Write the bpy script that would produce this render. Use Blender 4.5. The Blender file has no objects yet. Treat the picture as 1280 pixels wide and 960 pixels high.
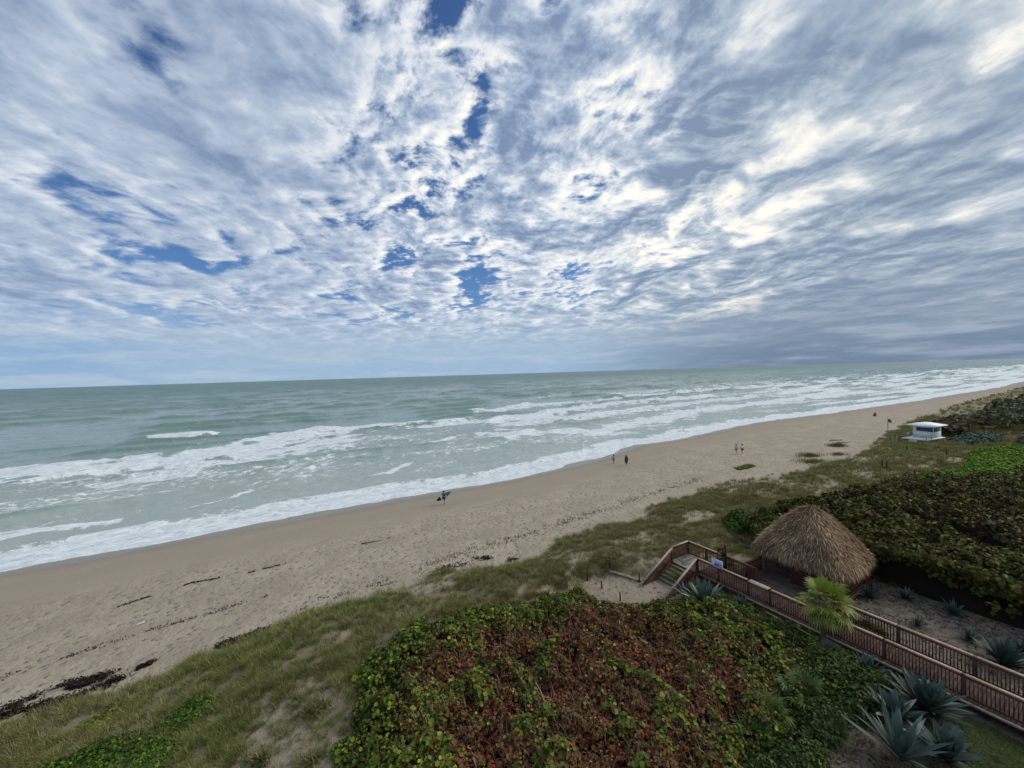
import bpy, bmesh, math, random
import numpy as np
from mathutils import Vector, Matrix
R_ = math.radians
rng = np.random.default_rng(7)
random.seed(7)
scene = bpy.context.scene
COL = scene.collection

# ---------------------------------------------------------------- camera
CZ = 17.0
cam_d = bpy.data.cameras.new('camera'); cam = bpy.data.objects.new('camera', cam_d); COL.objects.link(cam)
cam_d.sensor_width = 36.0; cam_d.lens = 36.0 * 481.0 / 1280.0
cam_d.clip_start = 0.1; cam_d.clip_end = 200000
pitch = math.atan(13 / 481.0); roll = math.atan(39 / 1280.0)
f = Vector((0, math.cos(pitch), -math.sin(pitch))); r0 = Vector((1, 0, 0)); u0 = r0.cross(f)
cr, sr = math.cos(roll), math.sin(roll)
r = cr * r0 - sr * u0; u = sr * r0 + cr * u0
M = Matrix((r, u, -f)).transposed().to_4x4(); M.translation = Vector((0, 0, CZ))
cam.matrix_world = M
scene.camera = cam

# ---------------------------------------------------------------- node helpers
class N:
    """a socket wrapper with arithmetic"""
    def __init__(s, nt, sock): s.nt = nt; s.s = sock
    def _m(s, op, *a):
        n = s.nt.nodes.new('ShaderNodeMath'); n.operation = op
        for i, v in enumerate((s,) + a):
            if isinstance(v, N): s.nt.links.new(v.s, n.inputs[i])
            else: n.inputs[i].default_value = v
        return N(s.nt, n.outputs[0])
    def __add__(s, o): return s._m('ADD', o)
    def __radd__(s, o): return s._m('ADD', o)
    def __sub__(s, o): return s._m('SUBTRACT', o)
    def __rsub__(s, o): return const(s.nt, o)._m('SUBTRACT', s)
    def __mul__(s, o): return s._m('MULTIPLY', o)
    def __rmul__(s, o): return s._m('MULTIPLY', o)
    def __truediv__(s, o): return s._m('DIVIDE', o)
    def pow(s, o): return s._m('POWER', o)
    def max(s, o): return s._m('MAXIMUM', o)
    def min(s, o): return s._m('MINIMUM', o)
    def exp(s): return s._m('EXPONENT')
    def step(s, a, b, t0=0.0, t1=1.0):
        n = s.nt.nodes.new('ShaderNodeMapRange'); n.interpolation_type = 'SMOOTHSTEP'
        s.nt.links.new(s.s, n.inputs[0])
        for i, v in ((1, a), (2, b), (3, t0), (4, t1)):
            if isinstance(v, N): s.nt.links.new(v.s, n.inputs[i])
            else: n.inputs[i].default_value = v
        return N(s.nt, n.outputs[0])
def const(nt, v):
    n = nt.nodes.new('ShaderNodeValue'); n.outputs[0].default_value = v; return N(nt, n.outputs[0])
def comb(nt, x, y, z):
    n = nt.nodes.new('ShaderNodeCombineXYZ')
    for i, v in enumerate((x, y, z)):
        if isinstance(v, N): nt.links.new(v.s, n.inputs[i])
        else: n.inputs[i].default_value = v
    return N(nt, n.outputs[0])
def sep(nt, v):
    n = nt.nodes.new('ShaderNodeSeparateXYZ'); nt.links.new(v.s, n.inputs[0]); return [N(nt, o) for o in n.outputs]
def noise(nt, v, scale, detail=6, rough=0.55, dist=0.0, dim='3D'):
    n = nt.nodes.new('ShaderNodeTexNoise'); n.noise_dimensions = dim
    if v is not None: nt.links.new(v.s, n.inputs['Vector'])
    n.inputs['Scale'].default_value = scale; n.inputs['Detail'].default_value = detail
    n.inputs['Roughness'].default_value = rough; n.inputs['Distortion'].default_value = dist
    return N(nt, n.outputs[0])
def rgb(c): return tuple(c) + (1.0,) if len(c) == 3 else tuple(c)
def mixc(nt, fac, a, b, mode='MIX'):
    n = nt.nodes.new('ShaderNodeMix'); n.data_type = 'RGBA'; n.blend_type = mode
    for sock, v in ((n.inputs[0], fac), (n.inputs[6], a), (n.inputs[7], b)):
        if isinstance(v, N): nt.links.new(v.s, sock)
        elif isinstance(v, (tuple, list)): sock.default_value = rgb(v)
        else: sock.default_value = v
    return N(nt, n.outputs[2])
def ramp(nt, fac, stops, interp='LINEAR'):
    n = nt.nodes.new('ShaderNodeValToRGB'); nt.links.new(fac.s, n.inputs[0]); cr_ = n.color_ramp; cr_.interpolation = interp
    while len(cr_.elements) < len(stops): cr_.elements.new(0.5)
    for e, (p, c) in zip(cr_.elements, stops): e.position = p; e.color = rgb(c)
    return N(nt, n.outputs[0])
def dot(nt, v, c):
    n = nt.nodes.new('ShaderNodeVectorMath'); n.operation = 'DOT_PRODUCT'; nt.links.new(v.s, n.inputs[0])
    n.inputs[1].default_value = c; return N(nt, n.outputs['Value'])

# ---------------------------------------------------------------- sky and sun
def dir_of(px, py):
    return (((px - 640) / 481.0) * r + ((480 - py) / 481.0) * u + f).normalized()
SUN_DIR = dir_of(1190, 70)                                                   # the brightest part of the veiled sky
LAMP_DIR = Vector((math.sin(R_(78)) * math.cos(R_(40)), math.cos(R_(78)) * math.cos(R_(40)), math.sin(R_(40))))
SUN_EL = math.asin(LAMP_DIR.z); SUN_AZ = math.atan2(LAMP_DIR.x, LAMP_DIR.y)     # azimuth from +Y towards +X
world = bpy.data.worlds.new('World'); scene.world = world; world.use_nodes = True
nt = world.node_tree; nt.nodes.clear()
tc = nt.nodes.new('ShaderNodeTexCoord'); d = N(nt, tc.outputs['Generated'])
dx, dy, dz = sep(nt, d)
skyn = nt.nodes.new('ShaderNodeTexSky'); skyn.sky_type = 'NISHITA'; skyn.sun_disc = False
skyn.sun_elevation = SUN_EL; skyn.sun_rotation = SUN_AZ; skyn.air_density = 1.0; skyn.dust_density = 0.6; skyn.ozone_density = 2.0
zc = dz.max(0.0) + 0.13
vx, vy = -0.25, 0.968                                                        # the cloud rows run along this bearing
pu = (dx * vy - dy * vx) / zc; pv = (dx * vx + dy * vy) / zc
sdu = SUN_DIR.x * vy - SUN_DIR.y * vx; sdv = SUN_DIR.x * vx + SUN_DIR.y * vy
P1 = comb(nt, pu, pv * 0.5, 0.0)
wn = noise(nt, P1, 1.3, 3, 0.5); wn2 = noise(nt, P1, 1.9, 3, 0.5, 0.0)
def cloudpos(off, st, z): return comb(nt, pu + (wn - 0.5) * 0.42 + sdu * off, (pv + sdv * off) * st + (wn2 - 0.5) * 0.25, z)
def blob(px, py, width, amt):
    v = dir_of(px, py); k = 1.0 / (width * width)
    return ((dot(nt, d, v) - 1.0) * (2.0 * k)).exp() * amt
def puffs(off):
    """round-headed small clouds: billows of a folded noise"""
    n_ = noise(nt, cloudpos(off, 1.0, 3.7), 7.0, 9, 0.60, 0.0)
    return 0.5 + (n_ - 0.5) * 1.0
big = noise(nt, cloudpos(0, 0.6, 0.0), 1.05, 3, 0.5)
mid = noise(nt, cloudpos(0, 0.74, 0.0), 3.2, 7, 0.56, 0.1); mid_s = noise(nt, cloudpos(0.075, 0.74, 0.0), 3.2, 7, 0.56, 0.1)
fine = puffs(0.0); fine_s = puffs(0.035)
tiny = noise(nt, cloudpos(0, 0.9, 5.0), 17.0, 8, 0.62)
# where the deck breaks into small puffs: ahead and overhead, not at the far left nor in the grey mass at the right
fw = (blob(640, 120, .32, 1.25) + blob(560, 300, .20, .8) + blob(860, 290, .25, .6) + blob(760, 60, .2, .5)).min(1.0)
soft = (0.46 + fw * 0.75) * (1.0 - 0.45 * (dx * 0.85 + dz * 0.35).step(0.35, 0.8))
body = big * 0.40 + mid * 0.40 + 0.20 * 0.5
dens = body + (fine - 0.5) * 0.34 * soft + (tiny - 0.5) * 0.12 * soft - fw * 0.012
gaps = [(195, 55, .06, 1.15), (262, 115, .05, .6), (552, 8, .045, .95), (598, 105, .04, 1.15), (590, 160, .03, .9), (512, 192, .05, 1.1), (590, 335, .05, 1.15), (300, 175, .05, .4), (70, 150, .05, .4), (40, 90, .04, .3),
        (503, 326, .035, .9), (50, 390, .09, .75), (160, 365, .05, .5), (290, 398, .06, .6), (430, 410, .05, .6), (240, 20, .05, .4), (800, 140, .05, .7), (20, 200, .06, .3), (130, 290, .05, .55), (400, 290, .03, .4), (1000, 212, .03, .6), (910, 270, .03, .7), (720, 105, .04, .6)]
masses = [(930, 90, .26, .075), (1110, 300, .20, .05), (690, 150, .07, .05), (650, 300, .07, .05), (340, 60, .08, .03), (1000, 420, .4, .06), (330, 210, .14, .02), (1250, 30, .16, .045), (860, 190, .08, .05), (680, 45, .10, .035), (760, 10, .10, .02),
          (60, 60, .2, .02), (420, 90, .09, .045), (730, 290, .07, .05), (1180, 200, .07, .04), (1040, 330, .1, .05)]
G = const(nt, 0.0)
for g in gaps: G = G + blob(*g)
for g in masses: dens = dens + blob(*g)
dens = dens - G * (0.072 + (fine - 0.5) * 0.10) 
cov = dens.step(0.402, 0.457)
thick = dens.step(0.45, 0.60)
relief = (mid - mid_s) * 2.1 + (fine - fine_s) * (1.0 + fw * 2.2)
sunprox = ((dot(nt, d, SUN_DIR) - 1.0) * 3.0).exp()
brightspots = blob(880, 290, .16, .50) + blob(1165, 85, .07, .6) + blob(790, 240, .05, .4) + blob(1040, 185, .13, .40) + blob(700, 345, .15, .18) + blob(1270, 75, .06, .5) + blob(1220, 165, .07, .45) + blob(1150, 270, .08, .35) + blob(940, 350, .09, .2)
streak = (0.555 - dens - (mid - 0.5) * 0.45 - (fine - 0.5) * 0.25).step(-0.09, 0.13)
edge = (dens.step(0.44, 0.49)) * (1.0 - dens.step(0.49, 0.56))
bright_amt = (streak * (0.36 + sunprox * 0.10 + fw * 0.08 + brightspots * 0.75) + edge * (0.10 + fw * 0.16) + relief * 1.0 + 0.12 + brightspots * 0.10).max(0.0)
ccol = ramp(nt, bright_amt.min(1.3) * 0.77, [(0.0, (0.20, 0.275, 0.42)), (0.17, (0.285, 0.375, 0.52)), (0.40, (0.46, 0.54, 0.66)), (0.62, (0.75, 0.79, 0.84)), (0.85, (0.98, 0.97, 0.92)), (1.0, (1.12, 1.07, 0.96))])
greyside = (dx * 0.85 + dy * 0.3).step(0.25, 0.8)
ccol = mixc(nt, greyside * 0.9, ccol, mixc(nt, 1.0, ccol, (1.08, 1.03, 0.93), 'MULTIPLY'))
cov = cov * (0.88 + thick * 0.12)
# far low haze deck towards the horizon, heavier and darker to the right
right = (dx * 0.9 + dy * 0.1).step(0.15, 0.62)
hz = noise(nt, comb(nt, pu * 0.5, pv * 0.25, 9.0), 1.0, 5, 0.55)
el = (dz + (hz - 0.5) * 0.06)
horiz = el.step(0.19, 0.05)
hcol = mixc(nt, right, (0.36, 0.48, 0.62), (0.205, 0.275, 0.375))
hcol = mixc(nt, dz.step(0.09, 0.01), hcol, mixc(nt, right, (0.31, 0.45, 0.61), (0.145, 0.21, 0.315)))
wisp = noise(nt, comb(nt, dx * 3.0, dz * 22.0, dy * 3.0), 1.6, 7, 0.6, 0.3)
hcol = mixc(nt, wisp.step(0.48, 0.72) * 0.45, hcol, (0.50, 0.57, 0.66))
hcol = mixc(nt, blob(30, 388, .16, 1.0).min(1.0) * wisp.step(0.62, 0.42) * 0.75, hcol, (0.20, 0.36, 0.60))
ccol = mixc(nt, horiz * 0.93, ccol, hcol)
cov = (cov + horiz * 0.92).min(1.0)
bg1 = nt.nodes.new('ShaderNodeBackground'); skyc = mixc(nt, 1.0, N(nt, skyn.outputs[0]), (0.55, 0.78, 1.10), 'MULTIPLY'); nt.links.new(skyc.s, bg1.inputs[0]); bg1.inputs[1].default_value = 0.085
bg2 = nt.nodes.new('ShaderNodeBackground'); nt.links.new(ccol.s, bg2.inputs[0]); bg2.inputs[1].default_value = 1.0
mx = nt.nodes.new('ShaderNodeMixShader'); nt.links.new(cov.s, mx.inputs[0]); nt.links.new(bg1.outputs[0], mx.inputs[1]); nt.links.new(bg2.outputs[0], mx.inputs[2])
wo = nt.nodes.new('ShaderNodeOutputWorld'); nt.links.new(mx.outputs[0], wo.inputs[0])
world.cycles.sampling_method = 'MANUAL'; world.cycles.sample_map_resolution = 512

sun_d = bpy.data.lights.new('sun', 'SUN'); sun_d.energy = 2.1; sun_d.angle = R_(34); sun_d.color = (1.0, 0.93, 0.80)
sun = bpy.data.objects.new('sun', sun_d); COL.objects.link(sun)
sun.rotation_euler = LAMP_DIR.to_track_quat('Z', 'Y').to_euler(); sun.location = (60, 40, 60)
vs = scene.view_settings; vs.view_transform = 'Standard'; vs.look = 'None'; vs.gamma = 1.0; vs.exposure = 0.12; vs.use_curve_mapping = False
scene.cycles.max_bounces = 5; scene.cycles.diffuse_bounces = 3; scene.cycles.glossy_bounces = 2; scene.cycles.transmission_bounces = 2
#@@SKYEND

# ---------------------------------------------------------------- frame of the beach: t runs along the shore, s towards the sea
TX, TY = math.cos(R_(30)), math.sin(R_(30))
def W(t, s, z=0.0): return (TX * t - TY * s, TY * t + TX * s, z)
def Wn(t, s): return TX * t - TY * s, TY * t + TX * s
def TS(x, y): return TX * x + TY * y, -TY * x + TX * y

def _hash(ix, iy, seed):
    h = (ix.astype(np.int64) * 374761393 + iy.astype(np.int64) * 668265263 + seed * 1274126177) & 0xFFFFFFFF
    h = ((h ^ (h >> 13)) * 1274126177) & 0xFFFFFFFF
    return ((h ^ (h >> 16)) & 0xFFFF) / 65535.0
def vnoise(x, y, seed=0):
    ix = np.floor(x); iy = np.floor(y); fx = x - ix; fy = y - iy
    fx = fx * fx * fx * (fx * (fx * 6 - 15) + 10); fy = fy * fy * fy * (fy * (fy * 6 - 15) + 10)
    a = _hash(ix, iy, seed); b = _hash(ix + 1, iy, seed); c = _hash(ix, iy + 1, seed); e = _hash(ix + 1, iy + 1, seed)
    return (a * (1 - fx) + b * fx) * (1 - fy) + (c * (1 - fx) + e * fx) * fy
def fbm(x, y, o=4, seed=0, g=0.5):
    x = np.asarray(x, float); y = np.asarray(y, float)
    v = np.zeros(np.broadcast(x, y).shape); a = 1.0; tot = 0.0
    for i in range(o):
        v = v + a * vnoise(x * 2 ** i + 17.3 * i, y * 2 ** i + 5.1 * i, seed + i); tot += a; a *= g
    return v / tot
def sst(x, a, b):
    t_ = np.clip((np.asarray(x, float) - a) / (b - a), 0, 1); return t_ * t_ * (3 - 2 * t_)
def inpoly(t, s, poly):
    t = np.asarray(t, float); s = np.asarray(s, float); res = np.zeros(np.broadcast(t, s).shape, bool); n = len(poly); j = n - 1
    for i in range(n):
        xi, yi = poly[i]; xj, yj = poly[j]
        c = ((yi > s) != (yj > s)) & (t < (xj - xi) * (s - yi) / ((yj - yi) if yj != yi else 1e-9) + xi)
        res ^= c; j = i
    return res
def polydist(t, s, poly, closed=True):
    """distance to a polyline"""
    t = np.asarray(t, float); s = np.asarray(s, float); best = np.full(np.broadcast(t, s).shape, 1e9); n = len(poly)
    for i in range(n if closed else n - 1):
        ax, ay = poly[i]; bx, by = poly[(i + 1) % n]; ex, ey = bx - ax, by - ay
        k = np.clip(((t - ax) * ex + (s - ay) * ey) / (ex * ex + ey * ey + 1e-9), 0, 1)
        best = np.minimum(best, np.hypot(t - ax - k * ex, s - ay - k * ey))
    return best
def sdist(t, s, poly): return np.where(inpoly(t, s, poly), 1, -1) * polydist(t, s, poly)

SH_T = np.array([-400, -60, -24, -18, -9, 3, 12, 19, 30, 48, 67, 80, 121, 164, 234, 360, 450, 3000, 20000.])
SH_S = np.array([57, 56, 54.6, 54.2, 54.5, 54.2, 54.2, 54, 53.6, 55.2, 60.6, 59.8, 63.2, 59, 55.5, 52.5, 55.5, 60, 60.])
VE_T = np.array([-400, -40, -12.6, -8.3, -4.3, 0.2, 5.4, 10.3, 13, 15, 18.9, 21.4, 27, 31, 35, 41, 50, 56, 63, 77, 90, 103, 114, 131, 183, 355, 3000, 20000.])
VE_S = np.array([27, 27.2, 26.7, 26.6, 27.8, 28.7, 29.2, 29.0, 28.0, 27.0, 26.9, 28.8, 28.6, 27.5, 30.3, 29.6, 31, 29.8, 27.4, 26.6, 28.3, 30.1, 31.9, 33.8, 37.8, 42.9, 46, 46.])
def shore(t): return np.interp(t, SH_T, SH_S)
def vedge(t): return np.interp(t, VE_T, VE_S)
BP_S = np.array([-3000, -60, 0, 14, 20, 25, 28, 30, 36, 45, 51, 55, 60, 75, 120, 30000.])
BP_Z = np.array([2.6, 2.4, 1.95, 1.85, 1.85, 1.8, 1.55, 1.45, 1.3, 0.85, .42, .10, -.25, -1.0, -2.2, -4.])
PATH = [(16.0, 21.2), (19.2, 21.9), (21.3, 20.6), (23.4, 19.5), (23.4, 16.9), (21.4, 16.8), (19.3, 17.2), (18.0, 18.8)]
SANDP = [(-3.0, 15.0), (-2.6, 18.2), (-1.6, 20.3), (0.0, 21.3), (1.6, 21.2), (2.2, 19.6), (1.4, 17.6), (0.8, 14.0)]
def gz(t, s):
    t = np.asarray(t, float); s = np.asarray(s, float)
    k = sst(s, 33, 48)
    se = s - (shore(t) - 55) * k
    z = np.interp(se, BP_S, BP_Z)
    v = sst(vedge(t) - s, -1.5, 3.0)
    dune = (fbm(t / 7.0, s / 5.0, 4, 3) - 0.5) * 1.1 * v * (1 - 0.5 * sst(t, 18, 24) * (1 - sst(t, 36, 42)))
    dune = dune + sst(vedge(t) - s, -0.5, 2.5) * 0.22
    far = sst(t, 60, 200); dune = dune * (1 + 0.8 * far)
    beach = (fbm(t / 6.0, s / 3.0, 3, 9) - 0.5) * 0.10 * sst(s, 26, 30) * (1 - sst(se, 50, 54))
    bank = np.exp(-((se - (41.5 + 2.0 * (fbm(t / 40, t * 0, 2, 4) - .5))) / 1.6) ** 2) * 0.10
    z = z + dune + beach + bank
    # flattened around the boardwalk, hut and path
    dp = sdist(t, s, PATH); w = sst(dp, -1.6, 0.2); z = z * (1 - w) + 1.22 * w
    wb = sst(t, 22.5, 24.5) * (1 - sst(t, 36, 40)) * (1 - sst(s, 18, 21)); z = z * (1 - wb) + np.minimum(z, 1.75 + (fbm(t / 3, s / 3, 3, 5) - .5) * .25) * wb
    return z
def gz1(t, s): return float(gz(np.array([t]), np.array([s]))[0])

# ---------------------------------------------------------------- object helpers
def mat(name, base=(0.5, 0.5, 0.5), rough=0.8, spec=0.3, metallic=0.0, build=None):
    m = bpy.data.materials.new(name); m.use_nodes = True; t_ = m.node_tree
    b = t_.nodes['Principled BSDF']; b.inputs['Base Color'].default_value = rgb(base); b.inputs['Roughness'].default_value = rough
    b.inputs['Specular IOR Level'].default_value = spec; b.inputs['Metallic'].default_value = metallic
    if build: build(t_, b)
    return m
def attr(nt_, name, color=False):
    n = nt_.nodes.new('ShaderNodeAttribute'); n.attribute_name = name; return N(nt_, n.outputs['Color' if color else 'Fac'])
def objc(nt_):
    n = nt_.nodes.new('ShaderNodeTexCoord'); return N(nt_, n.outputs['Object'])
def geopos(nt_):
    n = nt_.nodes.new('ShaderNodeNewGeometry'); return N(nt_, n.outputs['Position'])
def island(nt_):
    n = nt_.nodes.new('ShaderNodeNewGeometry'); return N(nt_, n.outputs['Random Per Island'])
def bump(nt_, b, h, strength=0.5, dist=0.05):
    n = nt_.nodes.new('ShaderNodeBump'); n.inputs['Strength'].default_value = strength; n.inputs['Distance'].default_value = dist
    nt_.links.new(h.s, n.inputs['Height']); nt_.links.new(n.outputs[0], b.inputs['Normal'])
def L(nt_, a, b, name): nt_.links.new(a.s, b.inputs[name])

def new_mesh(name, V, F, m=None, smooth=False, cols=None, colname='leafcol'):
    """V (n,3); F either (k,3|4) array or list of arrays of equal-size faces"""
    me = bpy.data.meshes.new(name)
    Fs = F if isinstance(F, list) else [F]
    Fs = [np.asarray(x, np.int32) for x in Fs if len(x)]
    loops = np.concatenate([x.ravel() for x in Fs]); sizes = np.concatenate([np.full(len(x), x.shape[1], np.int32) for x in Fs])
    starts = np.concatenate([[0], np.cumsum(sizes)[:-1]]).astype(np.int32)
    me.vertices.add(len(V)); me.vertices.foreach_set('co', np.asarray(V, np.float32).ravel())
    me.loops.add(len(loops)); me.loops.foreach_set('vertex_index', loops)
    me.polygons.add(len(sizes)); me.polygons.foreach_set('loop_start', starts); me.polygons.foreach_set('loop_total', sizes)
    if smooth: me.polygons.foreach_set('use_smooth', np.ones(len(sizes), bool))
    me.update(calc_edges=True)
    if cols is not None:
        a = me.attributes.new(colname, 'FLOAT_COLOR', 'POINT')
        c = np.ones((len(V), 4), np.float32); c[:, :3] = cols; a.data.foreach_set('color', c.ravel())
    if m: me.materials.append(m)
    return me
def fattr(me, name, vals):
    a = me.attributes.new(name, 'FLOAT', 'POINT'); a.data.foreach_set('value', np.asarray(vals, np.float32))
def link(name, me, parent=None, loc=None, label=None, cat=None, group=None, kind=None):
    o = bpy.data.objects.new(name, me); COL.objects.link(o)
    if parent is not None: o.parent = parent
    if loc is not None: o.location = loc
    tag(o, label, cat, group, kind); return o
def tag(o, label=None, cat=None, group=None, kind=None):
    if label: o['label'] = label
    if cat: o['category'] = cat
    if group: o['group'] = group
    if kind: o['kind'] = kind
    return o
def empty(name, loc=(0, 0, 0), rz=0.0, label=None, cat=None, group=None):
    o = bpy.data.objects.new(name, None); COL.objects.link(o); o.location = loc; o.rotation_euler = (0, 0, rz); o.empty_display_size = 0.3
    return tag(o, label, cat, group)

class MB:
    """collects boxes, bars and tubes into one mesh"""
    def __init__(s): s.V = []; s.F4 = []; s.F3 = []; s.n = 0
    def add(s, V, F):
        V = np.asarray(V, float); F = np.asarray(F, int) + s.n
        s.V.append(V); (s.F4 if F.shape[1] == 4 else s.F3).append(F); s.n += len(V); return s
    def box(s, a, b, jit=0.0):
        (x0, y0, z0), (x1, y1, z1) = a, b
        V = np.array([(x0, y0, z0), (x1, y0, z0), (x1, y1, z0), (x0, y1, z0), (x0, y0, z1), (x1, y0, z1), (x1, y1, z1), (x0, y1, z1)], float)
        if jit: V += rng.normal(0, jit, V.shape)
        return s.add(V, [(0, 3, 2, 1), (4, 5, 6, 7), (0, 1, 5, 4), (1, 2, 6, 5), (2, 3, 7, 6), (3, 0, 4, 7)])
    def bar(s, p, q, w, h, up=(0, 0, 1)):
        p = Vector(p); q = Vector(q); d_ = (q - p).normalized(); up = Vector(up)
        sd = d_.cross(up)
        if sd.length < 1e-4: sd = d_.cross(Vector((1, 0, 0)))
        sd.normalize(); uu = sd.cross(d_).normalized(); V = []
        for e in (p, q):
            for a, b in ((-1, -1), (1, -1), (1, 1), (-1, 1)): V.append(e + sd * (a * w / 2) + uu * (b * h / 2))
        return s.add([tuple(v) for v in V], [(3, 2, 1, 0), (4, 5, 6, 7), (0, 1, 5, 4), (1, 2, 6, 5), (2, 3, 7, 6), (3, 0, 4, 7)])
    def tube(s, pts, rad, n=8, cap=True):
        pts = [Vector(p) for p in pts]; k = len(pts); rad = rad if hasattr(rad, '__len__') else [rad] * k
        V = []; ref = Vector((0.1, 0.2, 1)).normalized()
        for i, p in enumerate(pts):
            d_ = (pts[min(i + 1, k - 1)] - pts[max(i - 1, 0)]).normalized()
            rf = ref if abs(d_.dot(ref)) < 0.95 else Vector((1, 0, 0))
            a = d_.cross(rf).normalized(); b = d_.cross(a).normalized()
            for j in range(n):
                th = 2 * math.pi * j / n; V.append(tuple(p + (a * math.cos(th) + b * math.sin(th)) * rad[i]))
        F = [(i * n + j, i * n + (j + 1) % n, (i + 1) * n + (j + 1) % n, (i + 1) * n + j) for i in range(k - 1) for j in range(n)]
        s.add(V, F)
        if cap:
            base = s.n - len(V)
            c0 = len(V)
            s.V.append(np.array([tuple(pts[0]), tuple(pts[-1])])); s.n += 2
            s.F3.append(np.array([(base + c0, base + (j + 1) % n, base + j) for j in range(n)] + [(base + c0 + 1, base + (k - 1) * n + j, base + (k - 1) * n + (j + 1) % n) for j in range(n)]))
        return s
    def build(s, name, m, parent=None, smooth=False, **kw):
        V = np.concatenate(s.V); F = []
        if s.F4: F.append(np.concatenate(s.F4))
        if s.F3: F.append(np.concatenate(s.F3))
        return link(name, new_mesh(name, V, F, m, smooth), parent, **kw)

# ---------------------------------------------------------------- ground
def polar(az0, az1, naz, r0_, r1_, nr):
    az = np.radians(np.linspace(az0, az1, naz)); rr = np.geomspace(r0_, r1_, nr)
    A, Rr = np.meshgrid(az, rr); x = Rr * np.sin(A); y = Rr * np.cos(A); return x, y
def grid_faces(nr, nc):
    i = np.arange(nr * nc).reshape(nr, nc)
    return np.stack([i[:-1, :-1], i[:-1, 1:], i[1:, 1:], i[1:, :-1]], -1).reshape(-1, 4)[:, ::-1]

LAWN = [(20.9, 3.6), (23.0, 4.6), (24.5, 4.6), (24.5, -8.0), (19.2, -8.0), (19.8, 1.0)]
THK = [(1.2, 11.0), (1.2, 15.4), (1.7, 18.1), (2.8, 20.6), (4.2, 21.7), (6.0, 22.0), (8.6, 22.3), (11.5, 20.9), (14.9, 20.4), (17.2, 20.0), (17.4, 18.4), (18.9, 16.9), (20.6, 16.0), (23.6, 15.4), (24.3, 12.6), (24.4, 9.5), (24.3, 7.6), (21.2, 6.6), (18.0, 7.8), (16.0, 7.4), (14.0, 7.0), (13.0, 4.0), (8.0, 4.0), (3.0, 8.0)]
HDG = [(34.8, -30), (34.9, 4.0), (34.9, 7.0), (34.9, 11.0), (33.9, 16.2), (33.0, 18.2), (36.0, 19.6), (41.0, 19.8), (47.0, 18.2), (57.0, 15.6), (66.0, 13.0), (76.0, 9.0), (78.0, -30)]
def veg_density(t, s):
    """how thickly the dune grass stands, 0 to 1"""
    e = vedge(t) - s + (fbm(t / 2.5, s / 2.0, 4, 21) - 0.5) * 3.6
    v = sst(e, -0.1, 0.9)
    bare = sst(fbm(t / 4.5, s / 2.4, 4, 33), 0.60, 0.68)
    v = v * (1 - bare * (0.75 - 0.35 * sst(-t, -8, 4)))
    v = v * (1 - 0.93 * sst(sdist(t, s, SANDP) + (fbm(t / 1.3, s / 1.3, 3, 8) - .5) * 2.6, -0.5, 0.3))
    v = v * (1 - sst(sdist(t, s, PATH), -0.5, -0.05))
    # open sand round the hut and inside the walk
    hs = sst(t, 25.0, 27.2) * (1 - sst(sdist(t, s, HDG), -0.6, 0.2)) * (1 - sst(s, 15.0, 16.0)) * (1 - sst(t, 37, 40)); v = v * (1 - hs * 0.97)
    v = v * (1 - sst(sdist(t, s, LAWN), -0.6, 0.1))
    v = v * (1 - sst(sdist(t, s, [(10, -9), (14.6, 7.6), (19, 8.0), (21, 3.8), (19.2, -9)]), -0.3, 0.5) * 0.9)
    v = v * (1 - sst(sdist(t, s, [(27, -12), (27, 15.5), (33.5, 15.5), (35, 10), (35, -12)]), -0.3, 0.5) * 0.96)
    # the blown-out sand beyond the hut
    v = v * (1 - 0.85 * sst(sdist(t, s, [(52, 24), (60, 27), (74, 27), (84, 26), (88, 28), (88, 35), (50, 36)]) + (fbm(t / 3, s / 1.6, 3, 71) - .5) * 3.0, -0.5, 0.8))
    return v
x, y = polar(-100, 150, 1000, 6.0, 9000.0, 760)
t_, s_ = TS(x, y); z = gz(t_, s_)
me = new_mesh('sand', np.stack([x.ravel(), y.ravel(), z.ravel()], 1), grid_faces(*x.shape), None, True)
se = (s_ - shore(t_)).ravel(); vd = veg_density(t_, s_).ravel()
fattr(me, 'shore', se); fattr(me, 'veg', vd)
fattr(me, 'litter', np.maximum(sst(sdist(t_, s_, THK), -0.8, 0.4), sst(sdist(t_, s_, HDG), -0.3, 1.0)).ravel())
fattr(me, 'lawn', sst(sdist(t_, s_, LAWN) + (fbm(t_ * 2, s_ * 2, 3, 6) - .5) * .5, -0.05, 0.1).ravel())
fattr(me, 'path', np.maximum(sst(sdist(t_, s_, PATH), -0.6, 0.1), sst(sdist(t_, s_, SANDP), -2, 0)).ravel())
fattr(me, 'tt', t_.ravel()); fattr(me, 'ss', s_.ravel())
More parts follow.
